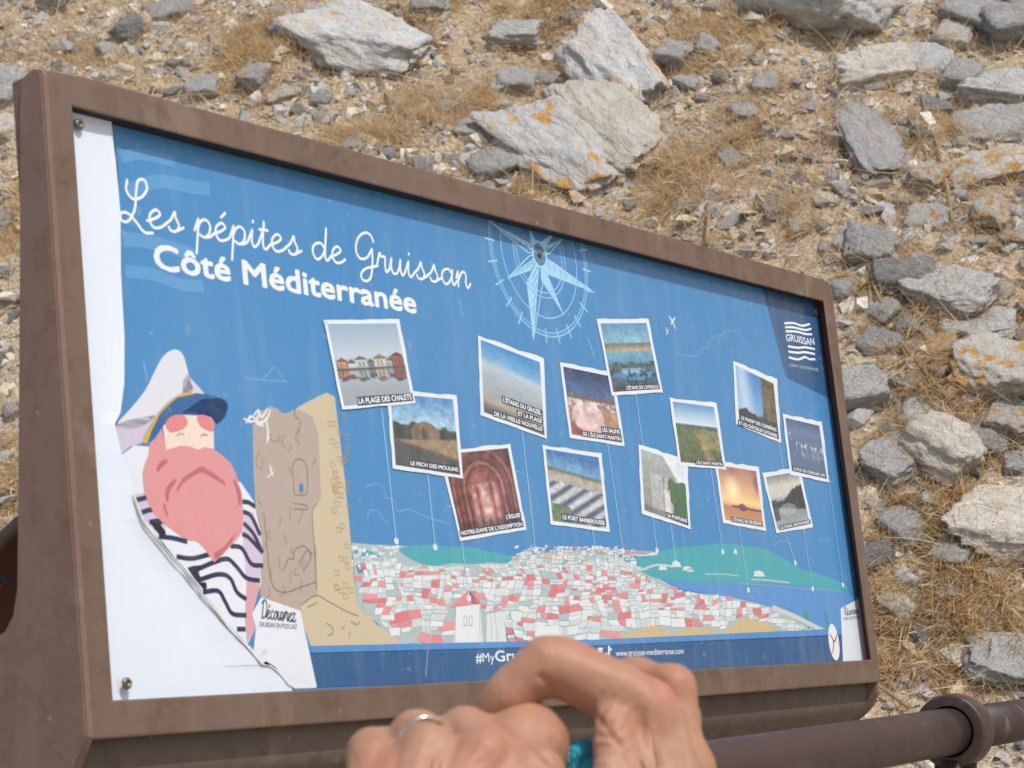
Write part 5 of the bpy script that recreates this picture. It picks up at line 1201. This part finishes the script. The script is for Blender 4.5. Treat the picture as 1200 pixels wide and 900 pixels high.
def smin(a, b, k): h = np.clip(.5 + .5 * (b - a) / k, 0, 1); return b * (1 - h) + a * h - k * h * (1 - h)
def J(x, y, z, r): return at_depth(x, y, z), r * z / F
SGN = 1.0
def grow(name, groups, kk, h=0.00155, cuts=(), spots=(), wrk=()):
    allp = [j[0] for g in groups for c in g for j in c]; R_ = .05
    lo = np.min(allp, 0) - .04; hi = np.max(allp, 0) + .04
    nx = [int((hi[i] - lo[i]) / h) + 1 for i in range(3)]
    G = np.stack(np.meshgrid(*[lo[i] + h * np.arange(nx[i]) for i in range(3)], indexing='ij'), -1).astype(np.float32); G3 = G; G = G.reshape(-1, 3)
    tot = None
    for g in groups:                              # each group = one finger or the palm, chains inside blend closely
        dg = None
        for c in g:
            for (a, ra), (b, rb) in zip(c[:-1], c[1:]):
                mr = max(ra, rb) + .026; l_ = np.minimum(a, b) - mr; u_ = np.maximum(a, b) + mr
                i0 = [max(0, int((l_[q] - lo[q]) / h)) for q in range(3)]; i1 = [min(nx[q], int((u_[q] - lo[q]) / h) + 2) for q in range(3)]
                if dg is None: dg = np.full(nx, .05, np.float32)
                sub = dg[i0[0]:i1[0], i0[1]:i1[1], i0[2]:i1[2]]
                g3 = G3[i0[0]:i1[0], i0[1]:i1[1], i0[2]:i1[2]].reshape(-1, 3)
                dg[i0[0]:i1[0], i0[1]:i1[1], i0[2]:i1[2]] = smin(sub, capsule(g3, a, b, ra, rb).reshape(sub.shape), kk)
        tot = dg if tot is None else smin(tot, dg, .005)
    tot = tot.reshape(-1) + .0009
    nb_ = np.abs(tot) < .008; tot[nb_] += .0008 * vnoise(G[nb_].astype(float) * 55) + .0004 * vnoise(G[nb_].astype(float) * 150)
    v, f = surface_nets(tot.reshape(nx), lo, h)
    # two rounds of smoothing
    nb = np.concatenate([f[:, [0, 1]], f[:, [1, 2]], f[:, [2, 3]], f[:, [3, 0]]])
    for _ in range(3):
        s_ = np.zeros_like(v); c_ = np.zeros(len(v)); np.add.at(s_, nb[:, 0], v[nb[:, 1]]); np.add.at(s_, nb[:, 1], v[nb[:, 0]]); np.add.at(c_, nb[:, 0], 1); np.add.at(c_, nb[:, 1], 1)
        v = v * .5 + .5 * s_ / c_[:, None]
    gn = np.zeros_like(v); fn_ = np.cross(v[f[:, 1]] - v[f[:, 0]], v[f[:, 2]] - v[f[:, 0]])
    for q in range(4): np.add.at(gn, f[:, q], fn_)
    gn /= np.linalg.norm(gn, axis=1)[:, None] + 1e-12
    for (p, dr, r, am, wl_) in wrk:
        dr = dr / np.linalg.norm(dr); rel = v - p; s_ = rel @ dr + .0012 * vnoise(v * 120); v = v + gn * (am * np.exp(-(np.linalg.norm(rel, axis=1) / r) ** 2) * np.sin(s_ * 2 * math.pi / wl_))[:, None]
    cm = (v - CAM) @ M; px2 = np.stack([cm[:, 0] / cm[:, 2] * F + 600, cm[:, 1] / cm[:, 2] * F + 450], 1)
    face = np.clip(-(gn * (v - CAM)).sum(1) / np.linalg.norm(v - CAM, axis=1) * 1.6, -1, 1); face = np.where(np.abs(face) > .1, np.abs(face), 0)
    for (pts, wd, dep, zmax) in cuts:
        wd *= 1.5; dep *= .6                      # creases (positive depth) and tendons (negative)
        P = catmull(pts, 6) if len(pts) > 2 else np.array(pts, float); dm = np.full(len(v), 1e9)
        for a, b in zip(P[:-1], P[1:]):
            e = b - a; t = np.clip(((px2 - a) @ e) / (e @ e + 1e-9), 0, 1); dm = np.minimum(dm, np.linalg.norm(px2 - a - t[:, None] * e, axis=1))
        v = v - gn * SGN * (dep * np.exp(-(dm / wd) ** 2) * face * (cm[:, 2] < zmax))[:, None]
    red = np.zeros(len(v))
    for p, r in spots: red = np.maximum(red, np.exp(-(np.linalg.norm(v - p, axis=1) / r) ** 2))
    me = fast_mesh(name, v - PO, f, True); put_col(me, np.repeat((red * .75)[:, None], 3, 1)); return me
PO = at_depth(640, 1100, .92)
person = empty('person', PO); tag(person, 'person seen only as two clasped tanned hands with a gold ring before the board', 'person')

# left hand, nearer, back of the hand towards the camera
Lg = [
 [ [J(335,1170,.83,74), J(420,1020,.872,60)],
   [J(425,1010,.875,50), J(446,945,.888,44), J(441,897,.900,34)], [J(430,1000,.88,48), J(488,935,.884,44), J(500,880,.892,34)],
   [J(440,1000,.88,48), J(535,940,.882,42), J(566,885,.888,33)], [J(460,1010,.88,46), J(590,960,.882,40), J(631,906,.890,32)],
   [J(500,960,.89,46), J(560,930,.893,44)],
   [J(470,985,.842,8), J(505,930,.848,7), J(512,893,.858,7)], [J(505,985,.842,7), J(548,935,.846,7), J(566,900,.856,7)], [J(440,980,.845,7), J(452,930,.853,6), J(447,905,.864,6)],
   [J(530,985,.845,7), J(590,948,.85,7), J(622,918,.858,7)] ],
 [ [J(441,897,.903,33), J(436,884,.925,27), J(446,880,.950,23), J(466,905,.960,20)] ],
 [ [J(500,880,.898,31), J(488,863,.922,27), J(490,861,.950,24), J(505,885,.965,20)] ],
 [ [J(566,885,.893,32), J(544,862,.922,29), J(540,862,.952,24), J(546,880,.968,20)] ],
 [ [J(631,906,.892,31), J(592,880,.915,28), J(580,872,.945,24), J(584,890,.962,20)] ],
 [ [J(530,1010,.90,44), J(592,945,.915,47), J(610,884,.925,47), J(614,870,.926,44)], [J(618,872,.93,42), J(586,872,.950,27), J(560,876,.968,21)] ],
]
sp = [(J(636,896,.865,1)[0], .011), (J(566,872,.865,1)[0], .010), (J(500,866,.87,1)[0], .008), (J(441,888,.875,1)[0], .010), (J(572,905,.86,1)[0], .008)]
wl = [(J(566,880,.865,1)[0], J(590,960,.87,1)[0] - J(566,880,.87,1)[0], .012, .00035, .0034), (J(631,900,.865,1)[0], J(600,960,.87,1)[0] - J(631,900,.87,1)[0], .011, .00035, .0031), (J(500,875,.87,1)[0], J(490,950,.87,1)[0] - J(500,875,.87,1)[0], .010, .0003, .0032)]
cl_ = [([(474,850),(466,872),(462,900)], 4.5, .0016, .93), ([(530,852),(532,875),(520,905)], 4.5, .0018, .93), ([(598,880),(590,895),(575,912)], 4.0, .0016, .93), ([(648,868),(655,885),(662,905)], 3.0, .0014, .93), ([(568,845),(592,856),(618,874),(640,898)], 3.0, .0024, .93),
       ([(500,868),(492,885),(484,905)], 3.0, -.0010, .93), ([(560,880),(552,892),(545,908)], 3.0, -.0010, .93), ([(455,862),(446,874),(440,890)], 2.6, .0008, .93), ([(536,866),(548,872),(560,868)], 1.6, .0006, .93), ([(534,874),(548,880),(564,876)], 1.6, .0006, .93), ([(616,896),(628,890),(642,892)], 1.6, .0007, .93), ([(410,880),(416,892),(414,906)], 2.4, .0009, .93)]
hand = link('left_hand', grow('left_hand', Lg, .0125, cuts=cl_, spots=sp, wrk=wl), M_skin, person)
# right hand, behind: index finger arched over to the left hand
Rg = [
 [ [J(870,1150,.885,66), J(800,1010,.922,54)],
   [J(800,1000,.92,48), J(780,905,.923,40), J(760,830,.926,35)], [J(803,1000,.935,48), J(795,900,.945,38), J(786,806,.958,28)],
   [J(808,1000,.95,44), J(800,900,.965,36), J(795,840,.985,25)], [J(808,1000,.96,40), J(800,910,.985,32), J(797,870,1.0,24)],
   [J(780,960,.91,42), J(752,900,.918,34), J(735,862,.923,26)],
   [J(790,985,.882,8), J(778,920,.886,7), J(766,850,.893,7)], [J(818,985,.905,7), J(806,910,.912,6), J(796,835,.925,6)] ],
 [ [J(760,832,.928,36), J(722,812,.930,36), J(684,793,.932,33), J(655,780,.933,31), J(641,778,.932,29), J(614,797,.931,25.5), J(594,816,.930,24), J(570,846,.932,18.5)] ],
 [ [J(786,806,.958,30), J(745,796,.972,24), J(720,800,.985,22), J(722,830,.995,20), J(745,850,.992,18)] ],
 [ [J(795,840,.985,25), J(765,838,1.01,21), J(752,856,1.015,19), J(770,880,1.0,18)] ],
 [ [J(797,870,1.0,24), J(770,872,1.02,19), J(762,890,1.015,17), J(775,905,1.0,16)] ],
 [ [J(790,985,.905,42), J(746,925,.903,30), J(725,895,.906,24), J(717,874,.909,20), J(722,852,.914,15)], [J(735,842,.922,17), J(718,845,.915,14), J(722,858,.910,13)], [J(770,985,.898,36), J(724,935,.893,25), J(712,906,.896,18)] ],
]
sp = [(J(788,793,.93,1)[0], .013), (J(646,765,.905,1)[0], .012), (J(762,812,.90,1)[0], .010), (J(592,795,.91,1)[0], .008), (J(697,885,.88,1)[0], .009), (J(722,852,.895,1)[0], .006), (J(568,835,.91,1)[0], .007)]
cuts = [([(770,798),(777,825),(774,862),(778,895)], 6, .0022, .97), ([(684,832),(700,842),(714,858),(728,870)], 2.6, .0022, .95), ([(706,812),(697,826),(690,838)], 2.0, .0012, .95), ([(718,818),(708,832),(700,845)], 2.0, .0013, .95), ([(731,824),(720,838),(712,850)], 2.0, .0012, .95), ([(743,832),(735,848),(728,858)], 2.2, .0010, .95),
        ([(702,862),(716,864),(730,876),(742,893)], 2.4, .0026, .95), ([(694,878),(708,874),(722,880)], 1.8, .0014, .95), ([(694,889),(712,884),(726,892)], 1.8, .0014, .95), ([(698,899),(716,895),(732,903)], 1.8, .0012, .95),
        ([(632,793),(641,799),(650,812)], 2.4, .0018, .96), ([(640,757),(641,768),(638,778)], 1.6, .0008, .96), ([(648,756),(650,767),(648,778)], 1.6, .0008, .96), ([(632,763),(633,772),(630,782)], 1.6, .0007, .96),
        ([(590,797),(594,806),(590,816)], 1.5, .0006, .96), ([(583,803),(586,811),(582,820)], 1.5, .0006, .96), ([(760,842),(764,870),(772,900)], 3.5, -.0012, .93), ([(797,830),(803,865),(812,900)], 3.5, -.0012, .95), ([(790,850),(794,880),(800,905)], 3.0, .0010, .95), ([(752,835),(750,860),(756,890)], 4.0, .0012, .93)]
wr_ = [(J(646,765,.906,1)[0], J(670,772,.93,1)[0] - J(625,775,.93,1)[0], .012, .00045, .0033), (J(594,802,.91,1)[0], J(600,800,.93,1)[0] - J(580,830,.93,1)[0], .008, .0003, .0028), (J(725,840,.895,1)[0], J(740,880,.9,1)[0] - J(720,820,.9,1)[0], .016, .0003, .0046), (J(705,885,.878,1)[0], J(730,870,.9,1)[0] - J(700,900,.9,1)[0], .012, .0003, .0038)]
hand2 = link('right_hand', grow('right_hand', Rg, .0085, cuts=cuts, spots=sp, wrk=wr_), M_skin, person)
# finger nails (out of sight from the front, on the far side)
def nail(p, r, dirn, parent):
    v, f = ICO[3]; d = np.array(dirn, float); d /= np.linalg.norm(d); s_ = np.cross(d, [0, 1, 0]); s_ /= np.linalg.norm(s_); n_ = np.cross(d, s_)
    w_ = v[:, :1] * d * r * .8 + v[:, 1:2] * s_ * r * .7 + v[:, 2:] * n_ * r * .25 + (p - PO)
    link('fingernail', fast_mesh('fingernail', w_, f), M_nail, parent)
m = NT('fingernail'); co = m.coord(); M_nail = m.out(m.mix(m.noise(co, 90, 2), lin(226, 178, 164), lin(236, 200, 186)), .3)
nail(at_depth(568, 843, .9365), .0058, at_depth(566, 846, .93) - at_depth(590, 815, .93), hand2)
# ring
rc, rax = at_depth(497, 868, .912), at_depth(506, 884, .898) - at_depth(484, 857, .924); rax /= np.linalg.norm(rax)
e1 = np.cross(rax, [0, 0, 1.0]); e1 /= np.linalg.norm(e1); e2 = np.cross(rax, e1); v, f = [], []; sg, tg = 48, 8
for i in range(sg):
    q = 2 * math.pi * i / sg; e = e1 * math.cos(q) + e2 * math.sin(q); c_ = rc - PO + e * .0117
    for j in range(tg): t = 2 * math.pi * j / tg; v.append(c_ + e * .0008 * math.cos(t) + rax * .0015 * math.sin(t))
f = [(i * tg + j, i * tg + (j + 1) % tg, ((i + 1) % sg) * tg + (j + 1) % tg, ((i + 1) % sg) * tg + j) for i in range(sg) for j in range(tg)]
rg = link('gold_ring', mesh_of('gold_ring', v, f, True), M_gold, person)
# teal cord held between the hands
co_ = empty('cord', at_depth(684, 905, .955)); tag(co_, 'short loop of twisted teal cord held between the two hands', 'cord')
c0_ = at_depth(684, 905, .955)
for k_, (pts, r) in enumerate((([(664,960,.94),(668,915,.932),(671,890,.93),(680,880,.93),(690,884,.935),(694,900,.94),(690,930,.945)], 13), ([(676,955,.93),(680,920,.926),(690,901,.926),(700,899,.93),(706,915,.94),(704,950,.945)], 12.0))):
    P = catmull([at_depth(*p) for p in pts], 8) - c0_
    for s_ in range(3):
        L_ = np.arange(len(P)) * .75 + s_ * 2.09; t = np.gradient(P, axis=0); t /= np.linalg.norm(t, axis=1)[:, None]; a = np.cross(t, [.3, 1, .2]); a /= np.linalg.norm(a, axis=1)[:, None]; b = np.cross(t, a); rr = r * .95 / F
        Pn = P + (a * np.cos(L_)[:, None] + b * np.sin(L_)[:, None]) * rr * .5; v, f = tube(Pn, rr * .62, 10); link('strand', mesh_of('strand', v, f, True), M_cord, co_)
